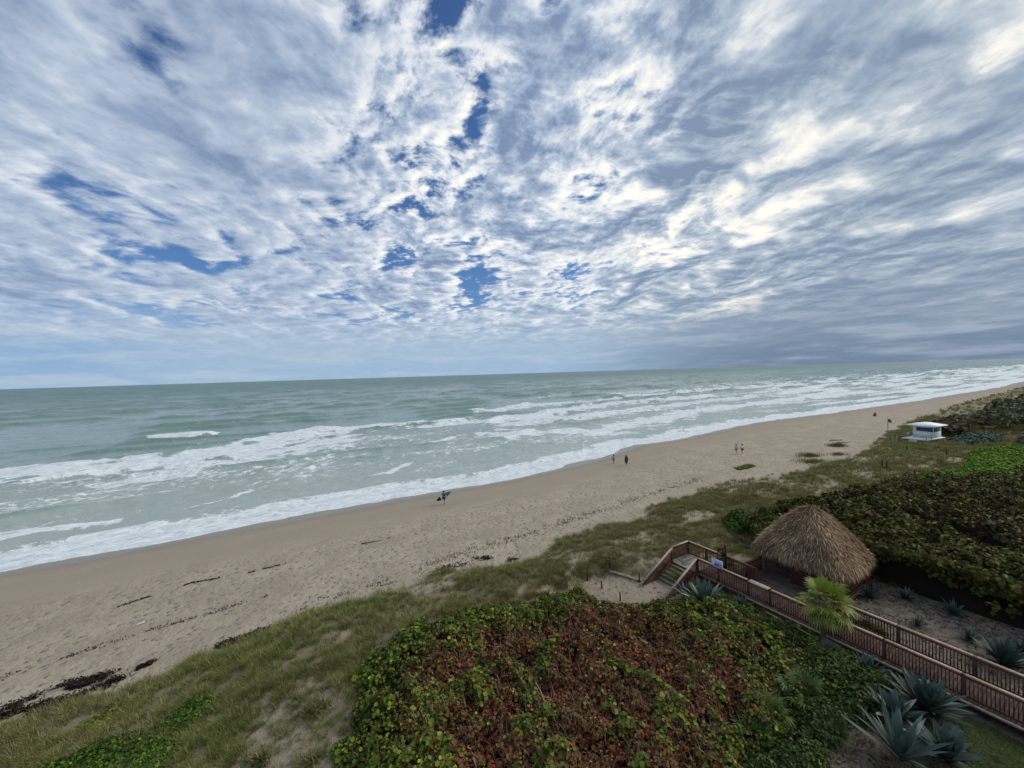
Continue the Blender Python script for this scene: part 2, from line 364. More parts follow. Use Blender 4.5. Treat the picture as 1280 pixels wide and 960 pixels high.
def sand_nodes(nt_, b):
    tt = attr(nt_, 'tt'); ss = attr(nt_, 'ss'); sh = attr(nt_, 'shore'); P = comb(nt_, tt, ss, 0.0); Pst = comb(nt_, tt * 0.35, ss, 0.0)
    wob = noise(nt_, comb(nt_, tt * 0.12, ss * 0.5, 0.0), 1.0, 4, 0.5)
    n1 = noise(nt_, P, 0.25, 5, 0.6); n2 = noise(nt_, P, 2.2, 6, 0.6); n3 = noise(nt_, P, 14, 3, 0.6)
    dry = mixc(nt_, n1.step(0.3, 0.7), (0.32, 0.265, 0.195), (0.405, 0.34, 0.255))
    dry = mixc(nt_, n2.step(0.45, 0.75) * 0.28, dry, (0.25, 0.21, 0.17))
    band = noise(nt_, comb(nt_, tt * 0.05, ss * 0.55, 2.0), 1.0, 4, 0.55)
    dry = mixc(nt_, band.step(0.45, 0.62) * 0.30, dry, (0.29, 0.235, 0.19))
    # damp sand between the tide line and the water
    wet = (sh + (wob - 0.5) * 5.0).step(-15.0, -7.5)
    wet2 = (sh + (wob - 0.5) * 2.0).step(-4.5, -0.5)
    c = mixc(nt_, wet * 0.8, dry, (0.28, 0.23, 0.175)); c = mixc(nt_, wet2 * 0.85, c, (0.215, 0.18, 0.145))
    # ground under the plants: grey sand with brown litter
    lit_ = attr(nt_, 'litter'); veg = attr(nt_, 'veg')
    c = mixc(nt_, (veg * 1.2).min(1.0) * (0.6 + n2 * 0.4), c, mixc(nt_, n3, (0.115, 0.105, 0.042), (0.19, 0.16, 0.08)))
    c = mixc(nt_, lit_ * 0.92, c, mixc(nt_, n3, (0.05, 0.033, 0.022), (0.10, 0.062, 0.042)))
    c = mixc(nt_, attr(nt_, 'path') * 0.75 * (1.0 - lit_), c, (0.25, 0.205, 0.155))
    # trash and shells by the walk
    inn = (ss.step(18.0, 15.0)) * (tt.step(12.0, 20.0)) * (tt.step(48.0, 40.0))
    c = mixc(nt_, inn * 0.85, c, mixc(nt_, tt.step(26.5, 27.5), (0.085, 0.068, 0.052), (0.145, 0.12, 0.095))); c = mixc(nt_, inn * (n2.step(0.4, 0.62)) * 0.7, c, (0.07, 0.058, 0.045))
    c = mixc(nt_, attr(nt_, 'lawn'), c, mixc(nt_, n3, (0.030, 0.045, 0.010), (0.055, 0.075, 0.018)))
    L(nt_, c, b, 'Base Color')
    L(nt_, wet2.step(0.35, 1.0, 0.95, 0.28), b, 'Roughness')
    # footprints in the upper beach, ripples from the wind
    vor = nt_.nodes.new('ShaderNodeTexVoronoi'); vor.feature = 'SMOOTH_F1'; vor.inputs['Scale'].default_value = 1.75; vor.inputs['Smoothness'].default_value = 0.6
    nt_.links.new(comb(nt_, tt + n2 * 0.5, ss * 1.25 + n1, 0.0).s, vor.inputs['Vector']); foot = N(nt_, vor.outputs['Distance']).step(0.0, 0.42)
    upper = (sh + (wob - 0.5) * 9.0).step(-9.5, -14.0)
    tracks = n1.step(0.35, 0.6) * 0.6 + 0.4
    h = foot * upper * tracks * 1.0 + n2 * (0.25 + upper * 0.9) + n3 * 0.12
    bump(nt_, b, h, 1.0, 0.21)
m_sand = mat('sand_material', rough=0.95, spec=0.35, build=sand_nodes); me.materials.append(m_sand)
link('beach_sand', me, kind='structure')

# ---------------------------------------------------------------- sea
def edge_s(t):   # the outermost reach of the swash, scalloped
    t = np.asarray(t, float); return shore(t) + (fbm(t / 9.0, t * 0 + 2, 3, 41) - 0.5) * 3.0 + (fbm(t / 2.2, t * 0 + 7, 2, 43) - 0.5) * 0.6
x, y = polar(-82, 100, 1050, 44.0, 60000.0, 1250)
t_, s_ = TS(x, y)
dsh = s_ - shore(t_)
warp = (fbm(t_ / 38.0, s_ / 26.0, 3, 51) - 0.5) * 17.0 + (fbm(t_ / 9.0, s_ / 7.0, 2, 53) - 0.5) * 2.5
q = np.maximum(dsh + warp, 0.0)
ph = np.log((9 + .055 * q) / 9) / .055
w1 = 0.5 + 0.5 * np.cos(2 * np.pi * ph); w1p = w1 ** 2.4
amp = (0.18 + 0.50 * sst(dsh, 12, 70)) * (0.25 + 1.25 * sst(fbm(t_ / 30.0, s_ / 14.0, 3, 57), 0.36, 0.68)) * (1 - 0.45 * sst(dsh, 250, 1200))
h1 = w1p * amp
chop = (fbm(t_ / 2.6, s_ / 1.5, 4, 61) - 0.5) * 0.42 * (1 - 0.6 * sst(s_, 200, 1500)) * (0.35 + 0.65 * sst(dsh, 4, 20)) + (fbm(t_ / 14, s_ / 6, 3, 63) - .5) * 0.7 * sst(dsh, 20, 90)
zw = h1 * (1.35 + 0.7 * sst(dsh, 70, 140)) + chop * 1.3 - 0.05
# two steep faces that the photograph shows near the left edge
zw += 0.75 * np.exp(-((s_ - (149 + 2.5 * np.sin(t_ / 13))) / 2.6) ** 2) * np.exp(-((t_ + 56) / 22) ** 2)
zw += 0.62 * np.exp(-((s_ - (76 + 0.09 * (t_ + 30))) / 1.8) ** 2) * np.exp(-((t_ + 31) / 9) ** 2)
zw += 0.5 * np.exp(-((s_ - 100.5) / 1.4) ** 2) * np.exp(-((t_ - 41) / 9) ** 2)
zw += 0.32 * np.exp(-((dsh - 7.5 - 2 * (fbm(t_ / 11, t_ * 0, 2, 88) - .5)) / 0.9) ** 2) * (0.5 + fbm(t_ / 4, t_ * 0, 2, 89))
ground = gz(t_, s_)
es = edge_s(t_); ed = s_ - es
film = ground + 0.035 * sst(ed, 0, 1.2) - 0.06 * sst(-ed, 0, 0.6)
zz = np.where(ed > 0, np.maximum(film, zw * sst(ed, 1.0, 7.0) + (1 - sst(ed, 1.0, 7.0)) * 0.02), film)
zz = np.where(ed > 9, np.maximum(zz, ground + 0.1), zz)
# foam density
F_ = np.zeros_like(s_)
bn = fbm(t_ / 5.0, s_ / 3.0, 4, 71)
def band(poly, width, amt, sm=0.5):
    global F_
    dd = polydist(t_, s_, poly, False) + (bn - 0.5) * width * 1.3
    F_ = np.maximum(F_, amt * (1 - sst(dd, width * sm * 0.3, width)))
F_ = np.maximum(F_, 1.0 * sst(ed, 0.0, 0.15) * (1 - sst(ed + (bn - .5) * 5.0, 4.5, 11.0)) * (0.60 + 0.38 * (1 - sst(ed, 0.4, 3.0)) + 0.32 * np.exp(-((ed - 7.0) / 1.5) ** 2)))
near_mask = t_ < 130
band([(-90, 122), (-52, 119), (-36, 113), (-22, 112), (-8, 122), (6, 138), (20, 140), (38, 136)], 14.0, .80, .55)
band([(-70, 104), (-46, 105), (-30, 104), (-18, 106), (0, 110), (13, 118)], 9.0, .66)
band([(-25, 90), (-14, 97), (-2, 108), (12, 103)], 10.0, .56)
band([(38, 136), (59, 126), (86, 124), (110, 140), (150, 142), (220, 140)], 13.0, .62)
band([(52, 95), (64, 88), (76, 82), (100, 86), (140, 96), (200, 96), (300, 92)], 12.0, .64)
band([(66, 112), (100, 112), (182, 120), (300, 120)], 12.0, .56)
band([(75, 160), (140, 168), (240, 170), (400, 165)], 11.0, .52)
band([(150, 210), (300, 205), (500, 230), (900, 240)], 18.0, .42)
band([(-37, 157), (-29, 154), (-22, 156)], 3.0, .98)
band([(46, 99.5), (50, 99)], 1.5, .95); band([(30, 96), (40, 99)], 1.6, .6)
band([(-13, 67.5), (-9, 69.5), (-6, 72.5)], 0.9, .72)
band([(10, 70), (15, 70.5), (20, 76)], 1.0, .75)
band([(-60, 72), (-38, 70), (-20, 66)], 2.6, .62)
band([(-35, 82), (-22, 86), (-12, 84), (-2, 88)], 4.0, .40)
band([(20, 86), (34, 80), (48, 82), (60, 76)], 3.5, .40)
alng = sst(t_, 90, 260)
F_ = np.maximum(F_, alng * (1 - sst(dsh, 110, 190)) * (0.32 + 1.3 * (fbm(t_ / 40, s_ / 5, 3, 77) - 0.45)) * 1.1)
F_ = np.maximum(F_, (0.27 + 0.40 * (fbm(t_ / 12, s_ / 5, 3, 79) - .5)) * (1 - sst(dsh, 60, 110)))
F_ = np.maximum(F_, 0.22 * (1 - sst(dsh, 110, 260)))
F_ *= sst(ed, -0.02, 0.12)
zz = zz + sst(F_, 0.55, 0.95) * (bn - 0.35) * 0.16 * sst(ed, 1.5, 4)
me_keep = (ed > -1.2)
V = np.stack([x.ravel(), y.ravel(), zz.ravel()], 1); Fq = grid_faces(*x.shape)
kp = me_keep.ravel(); Fq = Fq[kp[Fq].all(1)]
used = np.zeros(len(V), bool); used[Fq.ravel()] = True; idx = np.cumsum(used) - 1
me = new_mesh('sea', V[used], idx[Fq], None, True)
fattr(me, 'foam', F_.ravel()[used]); fattr(me, 'tt', t_.ravel()[used]); fattr(me, 'ss', s_.ravel()[used])
fattr(me, 'depth', np.clip(dsh.ravel()[used], -5, 1500)); fattr(me, 'crest', np.clip(zz.ravel()[used], -1, 2))
def sea_nodes(nt_, b):
    tt = attr(nt_, 'tt'); ss = attr(nt_, 'ss'); dp = attr(nt_, 'depth'); P = comb(nt_, tt, ss, 0.0); foam = attr(nt_, 'foam'); crest = attr(nt_, 'crest')
    w = noise(nt_, P, 0.5, 3, 0.5)
    Pw = comb(nt_, tt * 0.62 + w * 1.8, ss + w * 1.6, 0.0)
    lace1 = noise(nt_, Pw, 0.85, 8, 0.66, 0.5); lace2 = noise(nt_, Pw, 3.2, 6, 0.65, 0.8)
    ridg = 1.0 - (lace2 - 0.5)._m('ABSOLUTE') * 5.0
    patt = lace1 * 0.56 + lace2 * 0.34 + ridg.max(0.0) * 0.10
    thr = (1.0 - foam) * 0.62 + 0.15
    fm = (patt - thr).step(-0.05, 0.075) * foam.step(0.02, 0.25)
    big_ = noise(nt_, comb(nt_, tt * 0.02, ss * 0.035, 4.0), 1.0, 5, 0.55)
    col = mixc(nt_, dp.step(5.0, 90.0), (0.315, 0.365, 0.325), (0.20, 0.278, 0.27))
    col = mixc(nt_, dp.step(120.0, 900.0), col, (0.10, 0.172, 0.186))
    col = mixc(nt_, big_.step(0.4, 0.62) * 0.45, col, (0.22, 0.315, 0.29))
    col = mixc(nt_, crest.step(0.3, 0.9) * 0.6, col, (0.085, 0.175, 0.135))
    film = dp.step(3.0, -1.0)
    col = mixc(nt_, film * 0.6, col, (0.23, 0.205, 0.17))
    # water full of fine bubbles around the foam
    col = mixc(nt_, foam.step(0.2, 0.75) * 0.5, col, (0.42, 0.49, 0.47))
    c = mixc(nt_, fm * 0.94, col, mixc(nt_, (lace2 * 0.5 + lace1 * 0.5).step(0.40, 0.62), (0.50, 0.56, 0.575), (0.80, 0.82, 0.84)))
    L(nt_, c, b, 'Base Color')
    L(nt_, fm * 0.6 + 0.22 + dp.step(100.0, 1200.0) * 0.32, b, 'Roughness')
    rp = noise(nt_, comb(nt_, tt * 0.7, ss * 1.3, 0.0), 1.3, 6, 0.62)
    rp2 = noise(nt_, comb(nt_, tt * 0.10, ss * 0.24, 0.0), 1.0, 6, 0.62)
    bump(nt_, b, rp * 0.8 + rp2 * dp.step(60.0, 400.0) * 3.5 + fm * 0.5, 0.8, 0.16)
m_sea = mat('sea_material', rough=0.2, spec=0.38, build=sea_nodes); me.materials.append(m_sea)
link('sea_water', me, kind='structure')
del x, y, t_, s_, z
#@@END2

# ---------------------------------------------------------------- foliage helpers
def leaf_mat(name, rough=0.5, spec=0.35, trans=0.25):
    def bld(nt_, b):
        c = attr(nt_, 'leafcol', True); ri = island(nt_)
        c2 = mixc(nt_, 1.0, c, ramp(nt_, ri, [(0, (0.72, 0.72, 0.72)), (1, (1.25, 1.25, 1.25))]), 'MULTIPLY')
        L(nt_, c2, b, 'Base Color')
        if trans:
            tr = nt_.nodes.new('ShaderNodeBsdfTranslucent'); nt_.links.new(c2.s, tr.inputs['Color'])
            mxs = nt_.nodes.new('ShaderNodeMixShader'); mxs.inputs[0].default_value = trans
            nt_.links.new(b.outputs[0], mxs.inputs[1]); nt_.links.new(tr.outputs[0], mxs.inputs[2])
            nt_.links.new(mxs.outputs[0], nt_.nodes['Material Output'].inputs['Surface'])
    return mat(name, rough=rough, spec=spec, build=bld)
m_leaf = leaf_mat('broad_leaf_material', 0.62, 0.16, 0.25)
m_grass = leaf_mat('grass_material', 0.7, 0.15, 0.25)
m_agave = leaf_mat('agave_material', 0.55, 0.3, 0.0)
m_palm = leaf_mat('palm_frond_material', 0.5, 0.35, 0.2)
m_twig = leaf_mat('twig_material', 0.8, 0.2, 0.0)

def unit(v): return v / (np.linalg.norm(v, axis=-1, keepdims=True) + 1e-9)
def rot_frames(nrm, ang):
    """tangent frames (a,b) perpendicular to nrm, rotated by ang"""
    ref = np.where(np.abs(nrm[:, 2:3]) < 0.95, np.array([[0, 0, 1.0]]), np.array([[1.0, 0, 0]]))
    a = unit(np.cross(nrm, ref)); b = np.cross(nrm, a); c, s = np.cos(ang)[:, None], np.sin(ang)[:, None]
    return a * c + b * s, -a * s + b * c
def round_leaves(P, nrm, size, ang, fold=0.22, aspect=0.9):
    """rounded leaves folded along the midrib: 8 points, 2 five-sided faces"""
    a, b = rot_frames(nrm, ang); n = len(P); sz = size[:, None]
    prof = [(-0.5, 0), (-0.30, 0.42), (0.12, 0.50), (0.5, 0.0), (0.12, -0.50), (-0.30, -0.42)]
    V = np.zeros((n, 6, 3))
    for k, (x_, y_) in enumerate(prof):
        V[:, k] = P + a * (x_ * sz) + b * (y_ * aspect * sz) + nrm * (abs(y_) * fold * 2 * sz * 0.8 - 0.10 * sz * (x_ > .4))
    i = np.arange(n)[:, None] * 6
    F = np.concatenate([i + np.array([[0, 3, 2, 1]]), i + np.array([[0, 5, 4, 3]])])
    return V.reshape(-1, 3), F
def blades(P, dirs, length, width, bend, segs=2, droop=None):
    """thin tapering blades: P base, dirs horizontal heading, bend 0..1"""
    n = len(P); side = unit(np.stack([-dirs[:, 1], dirs[:, 0], np.zeros(n)], 1)); V = []
    for k in range(segs + 1):
        q_ = k / segs
        up = length * q_ * (1 - 0.45 * bend * q_); out = length * bend * q_ ** 1.7 * 0.95
        if droop is not None: up = up - droop * length * q_ ** 3
        c = P + dirs * out[:, None]; c = c + np.array([[0, 0, 1.0]]) * up[:, None]
        wd = (width * (1 - q_ ** 1.5 * 0.92))[:, None]
        V.append(c - side * wd / 2); V.append(c + side * wd / 2)
    V = np.stack(V, 1); m = 2 * (segs + 1); i = np.arange(n)[:, None] * m
    F = np.concatenate([i + np.array([[2 * k, 2 * k + 1, 2 * k + 3, 2 * k + 2]]) for k in range(segs)])
    return V.reshape(-1, 3), F
def pick(pal, w, n):
    pal = np.array(pal); w = np.array(w, float); return pal[rng.choice(len(pal), n, p=w / w.sum())]
def jitter(c, amt=0.18): return np.clip(c * (1 + rng.normal(0, amt, (len(c), 1))), 0.004, 1)

# ---------------------------------------------------------------- dune grass
OLIVE = [(0.145, 0.145, 0.042), (0.19, 0.175, 0.065), (0.24, 0.205, 0.10), (0.115, 0.135, 0.032), (0.30, 0.25, 0.14), (0.085, 0.105, 0.024)]
def make_grass(name, n_try, trange, srange, nbl, lng, wid, seed, dens_pow=1.0, label=None, brown=0.0):
    g = np.random.default_rng(seed)
    t_ = g.uniform(*trange, n_try); s_ = g.uniform(*srange, n_try)
    dv = veg_density(t_, s_); dv = dv * (1 - sst(sdist(t_, s_, THK), -0.5, 0.2)) * (1 - sst(sdist(t_, s_, HDG), -0.4, 0.4))
    tuftn = sst(fbm(t_ * 0.9, s_ * 0.9, 3, 91), 0.40, 0.62)
    keep = g.random(n_try) < dv ** dens_pow * (0.5 + 0.5 * tuftn)
    t_, s_ = t_[keep], s_[keep]; n = len(t_); z_ = gz(t_, s_) - 0.02
    hgt = (0.65 + 0.75 * fbm(t_ / 2.2, s_ / 2.2, 3, 93))
    X, Y = Wn(t_, s_)
    patch = fbm(t_ / 3.2, s_ / 2.4, 3, 95); warm = fbm(t_ / 16, s_ / 8, 3, 97)
    k = nbl; N_ = n * k
    base = np.repeat(np.stack([X, Y, z_], 1), k, 0)
    rad = g.random(N_) ** 0.6 * 0.22 * (lng / 0.6); th = g.uniform(0, 2 * np.pi, N_)
    base[:, 0] += np.cos(th) * rad; base[:, 1] += np.sin(th) * rad
    wd = np.array([-TX, -TY, 0]) * 0.45 + np.array([TY, -TX, 0]) * 0.35                     # leaning away from the sea wind
    dr = np.stack([np.cos(th), np.sin(th), np.zeros(N_)], 1) + wd + g.normal(0, 0.35, (N_, 3)) * [1, 1, 0]; dr[:, 2] = 0; dr = unit(dr)
    Lb = lng * np.repeat(hgt, k) * g.uniform(0.55, 1.25, N_)
    V, F = blades(base, dr, Lb, np.full(N_, wid) * g.uniform(0.6, 1.3, N_), g.uniform(0.25, 0.95, N_))
    green = np.clip((np.repeat(patch + 0.10 * sst(-t_, -9, 2) * sst(t_, -30, -9), k) - 0.45) * 5 + g.normal(0, .25, N_), 0, 1)
    pal = np.array(OLIVE); c = pal[g.integers(0, len(pal), N_)]
    c = c * (1 - green[:, None] * 0.55) + np.array([0.105, 0.150, 0.024]) * green[:, None] * 0.55
    br = np.clip((np.repeat(warm, k) - 0.45) * 4 + brown, 0, 1)[:, None] * 0.6
    c = c * (1 - br) + np.array([0.20, 0.150, 0.075]) * br
    straw = g.random(N_) < 0.13; c[straw] = np.array([0.36, 0.30, 0.18])
    c = c * g.uniform(0.85, 1.45, (N_, 1)) * np.array([[1.0, 1.04, .92]])
    me = new_mesh(name, V, F, m_grass, False, np.repeat(c, 6, 0))
    link(name, me, label=label, cat='grass', kind='stuff'); return n
print('grass', make_grass('dune_grass', 34000, (-26, 46), (9, 32), 40, 0.46, 0.014, 11, 1.0, 'olive dune grass in windblown tufts along the top of the near beach'),
      make_grass('dune_grass', 42000, (42, 150), (-6, 42), 20, 0.55, 0.035, 12, 0.8, 'brownish dune grass beyond the thatched hut towards the lifeguard tower', 0.35),
      make_grass('dune_grass', 16000, (140, 700), (-60, 50), 10, 1.0, 0.14, 13, 0.6, 'hazy olive scrub grass on the farthest dunes at the right', 0.2))

# ---------------------------------------------------------------- leaf masses
def leafmass(name, n, sampler, size, pal_fn, m, sprig=6, spread=0.16, upb=0.8, fold=0.22, **kw):
    """sprigs of leaves around points from sampler -> (P, outward normal)"""
    P, nr = sampler(n); n = len(P); k = sprig; N_ = n * k
    Pc = np.repeat(P, k, 0); nn = np.repeat(nr, k, 0)
    off = rng.normal(0, 1, (N_, 3)); off = unit(off) * spread * rng.uniform(0.4, 1.1, (N_, 1)); off[:, 2] *= 0.7
    nrm = unit(nn * upb + off / spread * 0.75 + rng.normal(0, 0.28, (N_, 3)))
    sz = np.repeat(rng.uniform(0.75, 1.2, n), k) * size * rng.uniform(0.6, 1.2, N_)
    V, F = round_leaves(Pc + off, nrm, sz, rng.uniform(0, 6.28, N_), fold)
    c = np.repeat(jitter(pal_fn(np.repeat(P, k, 0)), 0.26), 6, 0)
    me = new_mesh(name, V, F, m, False, c); return link(name, me, **kw)

GREENS = [(0.090, 0.135, 0.016), (0.135, 0.185, 0.024), (0.052, 0.088, 0.014), (0.25, 0.27, 0.045), (0.030, 0.052, 0.012)]
REDS = [(0.220, 0.056, 0.026), (0.155, 0.044, 0.022), (0.26, 0.100, 0.046), (0.090, 0.032, 0.019), (0.22, 0.115, 0.038), (0.34, 0.18, 0.10)]
MIXED = [(0.150, 0.105, 0.028), (0.20, 0.155, 0.036), (0.10, 0.070, 0.022), (0.27, 0.23, 0.06)]

def thk_h(t, s):
    e = sdist(t, s, THK) + (fbm(t / 1.8, s / 1.8, 3, 141) - .5) * 2.2; h = sst(e, -0.3, 2.2) * (0.35 + 0.45 * fbm(t / 3.5, s / 3.0, 3, 101) + 1.15 * (fbm(t / 0.85, s / 0.85, 3, 102) - 0.38)) + sst(e, -0.3, .5) * 0.25
    h = h * (1 - 0.5 * sst(t, 20, 23.5)) * (1 - 0.6 * sst(t, 16, 18.5) * sst(s, 15.5, 17.5)) * (1 - 0.35 * sst(-s, -9, -6))
    return np.clip(h, 0, 2)
def thk_red(t, s):
    """1 = the wilted red middle of the thicket, 0 = its green rim"""
    e = sdist(t, s, THK)
    k = sst(e - 1.2 * sst(s - 0.25 * (8 - t), 14, 20), 0.7, 2.8) * sst(fbm(t / 2.6, s / 2.6, 4, 103), 0.12, 0.38)
    k = k * sst(t - 0.15 * s, -1.5, 3.5) * (1 - 0.75 * sst(t, 16.5, 21.5))
    k = np.maximum(k, np.exp(-((t - 15.5) / 3.0) ** 2 - ((s - 15.5) / 3.2) ** 2) * 0.95)
    k = k * (1 - 0.7 * np.exp(-((t - 2.5) / 2.4) ** 2 - ((s - 13.8) / 2.0) ** 2))
    return k
def thk_pts(n):
    t = rng.uniform(0.8, 25, n * 2); s = rng.uniform(3.5, 23, n * 2); e = sdist(t, s, THK)
    e = e + (fbm(t / 1.8, s / 1.8, 3, 141) - .5) * 2.2; k = (e > -0.15 + rng.normal(0, .15, len(t))); t, s = t[k][:n], s[k][:n]
    gap = sst(fbm(t / 0.9, s / 0.9, 3, 107), 0.36, 0.5)
    depth = rng.random(len(t)) ** 1.6 * (0.45 + 0.35 * (1 - gap)) + (1 - gap) * 0.30
    z = gz(t, s) + np.maximum(thk_h(t, s) - depth, 0.05); X, Y = Wn(t, s)
    eps = 0.3; gx = (thk_h(t + eps, s) - thk_h(t - eps, s)) / (2 * eps); gy = (thk_h(t, s + eps) - thk_h(t, s - eps)) / (2 * eps)
    nx, ny = Wn(-gx, -gy); return np.stack([X, Y, z], 1), unit(np.stack([nx * .6, ny * .6, np.ones(len(t))], 1))
def thk_col(P):
    t, s = TS(P[:, 0], P[:, 1]); k = thk_red(t, s); n = len(P); u_ = rng.random(n)
    hk = P[:, 2] - gz(t, s) - thk_h(t, s)                                      # deeper in the mass
    c = np.where((u_ < k * np.where(hk > -0.25, 0.55, 0.95))[:, None], pick(REDS, [6, 5, 3, 3, 2, 1.0], n), np.where((u_ < 0.25 + k * 0.6)[:, None], pick(MIXED, [4, 2, 4, 1], n), pick(GREENS, [4, 3, 3, 1.5, 2], n)))
    return c
leafmass('sea_grape_thicket', 26000, thk_pts, 0.142, thk_col, m_leaf, 6, 0.14, kind='stuff',
         label='low sea grape thicket with wilted red leaves and a green rim in front of the boardwalk', cat='shrubs')
def thk_top(n):
    P, nr = thk_pts(n * 6); t, s = TS(P[:, 0], P[:, 1]); k = (P[:, 2] - gz(t, s) > thk_h(t, s) - .25) & (fbm(t / 1.1, s / 1.1, 3, 109) > .51 + .13 * thk_red(t, s)); P = P[k][:n] + [0, 0, .10]; return P, nr[k][:n]
leafmass('sea_grape_thicket', 2600, thk_top, 0.20, lambda P: np.where((rng.random(len(P)) < .25 * thk_red(*TS(P[:, 0], P[:, 1])))[:, None], pick(MIXED, [2, 3, 1, 1], len(P)), pick(GREENS, [4, 4, 1, 1.6, .5], len(P))), m_leaf, 7, 0.20, kind='stuff',
         label='larger green sea grape sprigs standing above the wilted red thicket', cat='shrubs')
# bare grey twigs through the thicket
def twigs(name, n, ptsf, lng, wid, colr, **kw):
    P, nr = ptsf(n); n = len(P); th = rng.uniform(0, 6.28, n); dr = np.stack([np.cos(th), np.sin(th), th * 0], 1)
    P = P - np.array([0, 0, 0.10]); V, F = blades(P, dr, rng.uniform(0.4, 1.2, n) * lng, np.full(n, wid) * rng.uniform(.6, 1.4, n), rng.uniform(0.3, 1.0, n), 2)
    c = np.array([colr]) * rng.uniform(0.4, 1.5, (n, 1)); me = new_mesh(name, V, F, m_twig, False, np.repeat(c, 6, 0)); return link(name, me, **kw)
def thk_tw(n):
    P, nr = thk_pts(n * 3); t, s = TS(P[:, 0], P[:, 1]); k = rng.random(len(P)) < 0.10 + 0.9 * thk_red(t, s); return P[k][:n], nr[k][:n]
twigs('dry_twigs', 9000, thk_tw, 0.66, 0.017, (0.25, 0.18, 0.14), kind='stuff', label='bare grey brown twigs poking through the red part of the thicket', cat='twigs')

# the tall sea grape hedge on the right
def hdg_h(t, s):
    e = sdist(t, s, HDG) + (fbm(t / 2.0, s / 2.0, 3, 131) - .5) * 1.4
    h = sst(e, -0.3, 0.8) ** 0.6 * (2.3 + 2.2 * (fbm(t / 4.2, s / 4.2, 3, 111) - 0.42) + 2.0 * (fbm(t / 1.25, s / 1.25, 2, 112) - 0.5))
    return np.clip(h * (1 - 0.62 * sst(s, 14.0, 19.5) * (1 - sst(t, 38, 60) * 0.5)) * (1 - 0.25 * sst(t, 50, 72)), 0, 5)
def hdg_pts(n, tr=(32, 78), sr=(-14, 20.5), side=0.20):
    n1 = int(n * (1 - side)); t = rng.uniform(*tr, n1 * 3); s = rng.uniform(*sr, n1 * 3)
    w_ = np.clip(26.0 / np.maximum(np.hypot(t, s) - 14, 5), 0, 1) ** 1.2
    k = (sdist(t, s, HDG) > 0.35) & (rng.random(len(t)) < w_); t, s = t[k][:n1], s[k][:n1]
    hh = hdg_h(t, s); gap = sst(fbm(t / 1.25, s / 1.25, 2, 112), 0.36, 0.52)
    z = gz(t, s) + np.maximum(hh - rng.random(len(t)) ** 1.5 * 0.6 - (1 - gap) * 0.8, 0.3)
    eps = 0.3; gx = (hdg_h(t + eps, s) - hdg_h(t - eps, s)) / (2 * eps); gy = (hdg_h(t, s + eps) - hdg_h(t, s - eps)) / (2 * eps)
    X, Y = Wn(t, s); nx, ny = Wn(-gx, -gy); P = np.stack([X, Y, z], 1); nr = unit(np.stack([nx * .5, ny * .5, np.ones(len(t))], 1))
    # the standing face towards the walk
    n2 = int(n * side); line = [(34.8, -14), (34.9, 4.0), (35.0, 7.0), (34.9, 11.0), (33.9, 16.0), (33.4, 18.0), (36.0, 19.4), (41, 19.6), (47, 18.2), (57, 15.6)]
    seg = [math.dist(line[i], line[i + 1]) for i in range(len(line) - 1)]; w_ = np.array(seg) / sum(seg); w_[0] *= .8; w_ /= w_.sum()
    i = rng.choice(len(seg), n2, p=w_); q_ = rng.random(n2); A = np.array(line)[i]; B = np.array(line)[i + 1]
    tt_ = A[:, 0] + (B[:, 0] - A[:, 0]) * q_; ss_ = A[:, 1] + (B[:, 1] - A[:, 1]) * q_
    nvx = (B[:, 1] - A[:, 1]); nvy = -(B[:, 0] - A[:, 0]); ln = np.hypot(nvx, nvy); nvx, nvy = -nvx / ln, -nvy / ln
    hfr = 0.22 + 0.78 * rng.random(n2) ** 0.45; inn = rng.random(n2) * 0.9 + 1.5 * (1 - hfr) - (fbm(tt_ / 1.4, hfr * 2 + ss_ / 1.4, 3, 119) - .4) * 1.8 + 0.25 * (1 - hfr) * 2
    hmax = np.where(ss_ > 15, 1.5, 2.6)
    t2 = tt_ - nvx * inn; s2 = ss_ - nvy * inn; z2 = gz(t2, s2) + 0.1 + hfr * hmax
    X, Y = Wn(t2, s2); nx, ny = Wn(nvx, nvy); P2 = np.stack([X, Y, z2], 1); nr2 = unit(np.stack([nx, ny, np.full(n2, 0.7)], 1))
    return np.concatenate([P, P2]), np.concatenate([nr, nr2])
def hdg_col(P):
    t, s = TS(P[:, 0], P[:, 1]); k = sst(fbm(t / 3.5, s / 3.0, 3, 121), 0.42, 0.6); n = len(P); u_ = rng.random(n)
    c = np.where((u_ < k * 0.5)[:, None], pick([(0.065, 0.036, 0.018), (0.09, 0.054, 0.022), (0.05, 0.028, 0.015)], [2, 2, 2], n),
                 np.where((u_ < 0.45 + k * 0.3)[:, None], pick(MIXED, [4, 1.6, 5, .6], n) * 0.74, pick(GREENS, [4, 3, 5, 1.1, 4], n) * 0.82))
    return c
leafmass('sea_grape_hedge', 17000, hdg_pts, 0.25, hdg_col, m_leaf, 6, 0.26, kind='stuff', label='tall dark sea grape hedge behind the hut and along the right edge', cat='hedge')
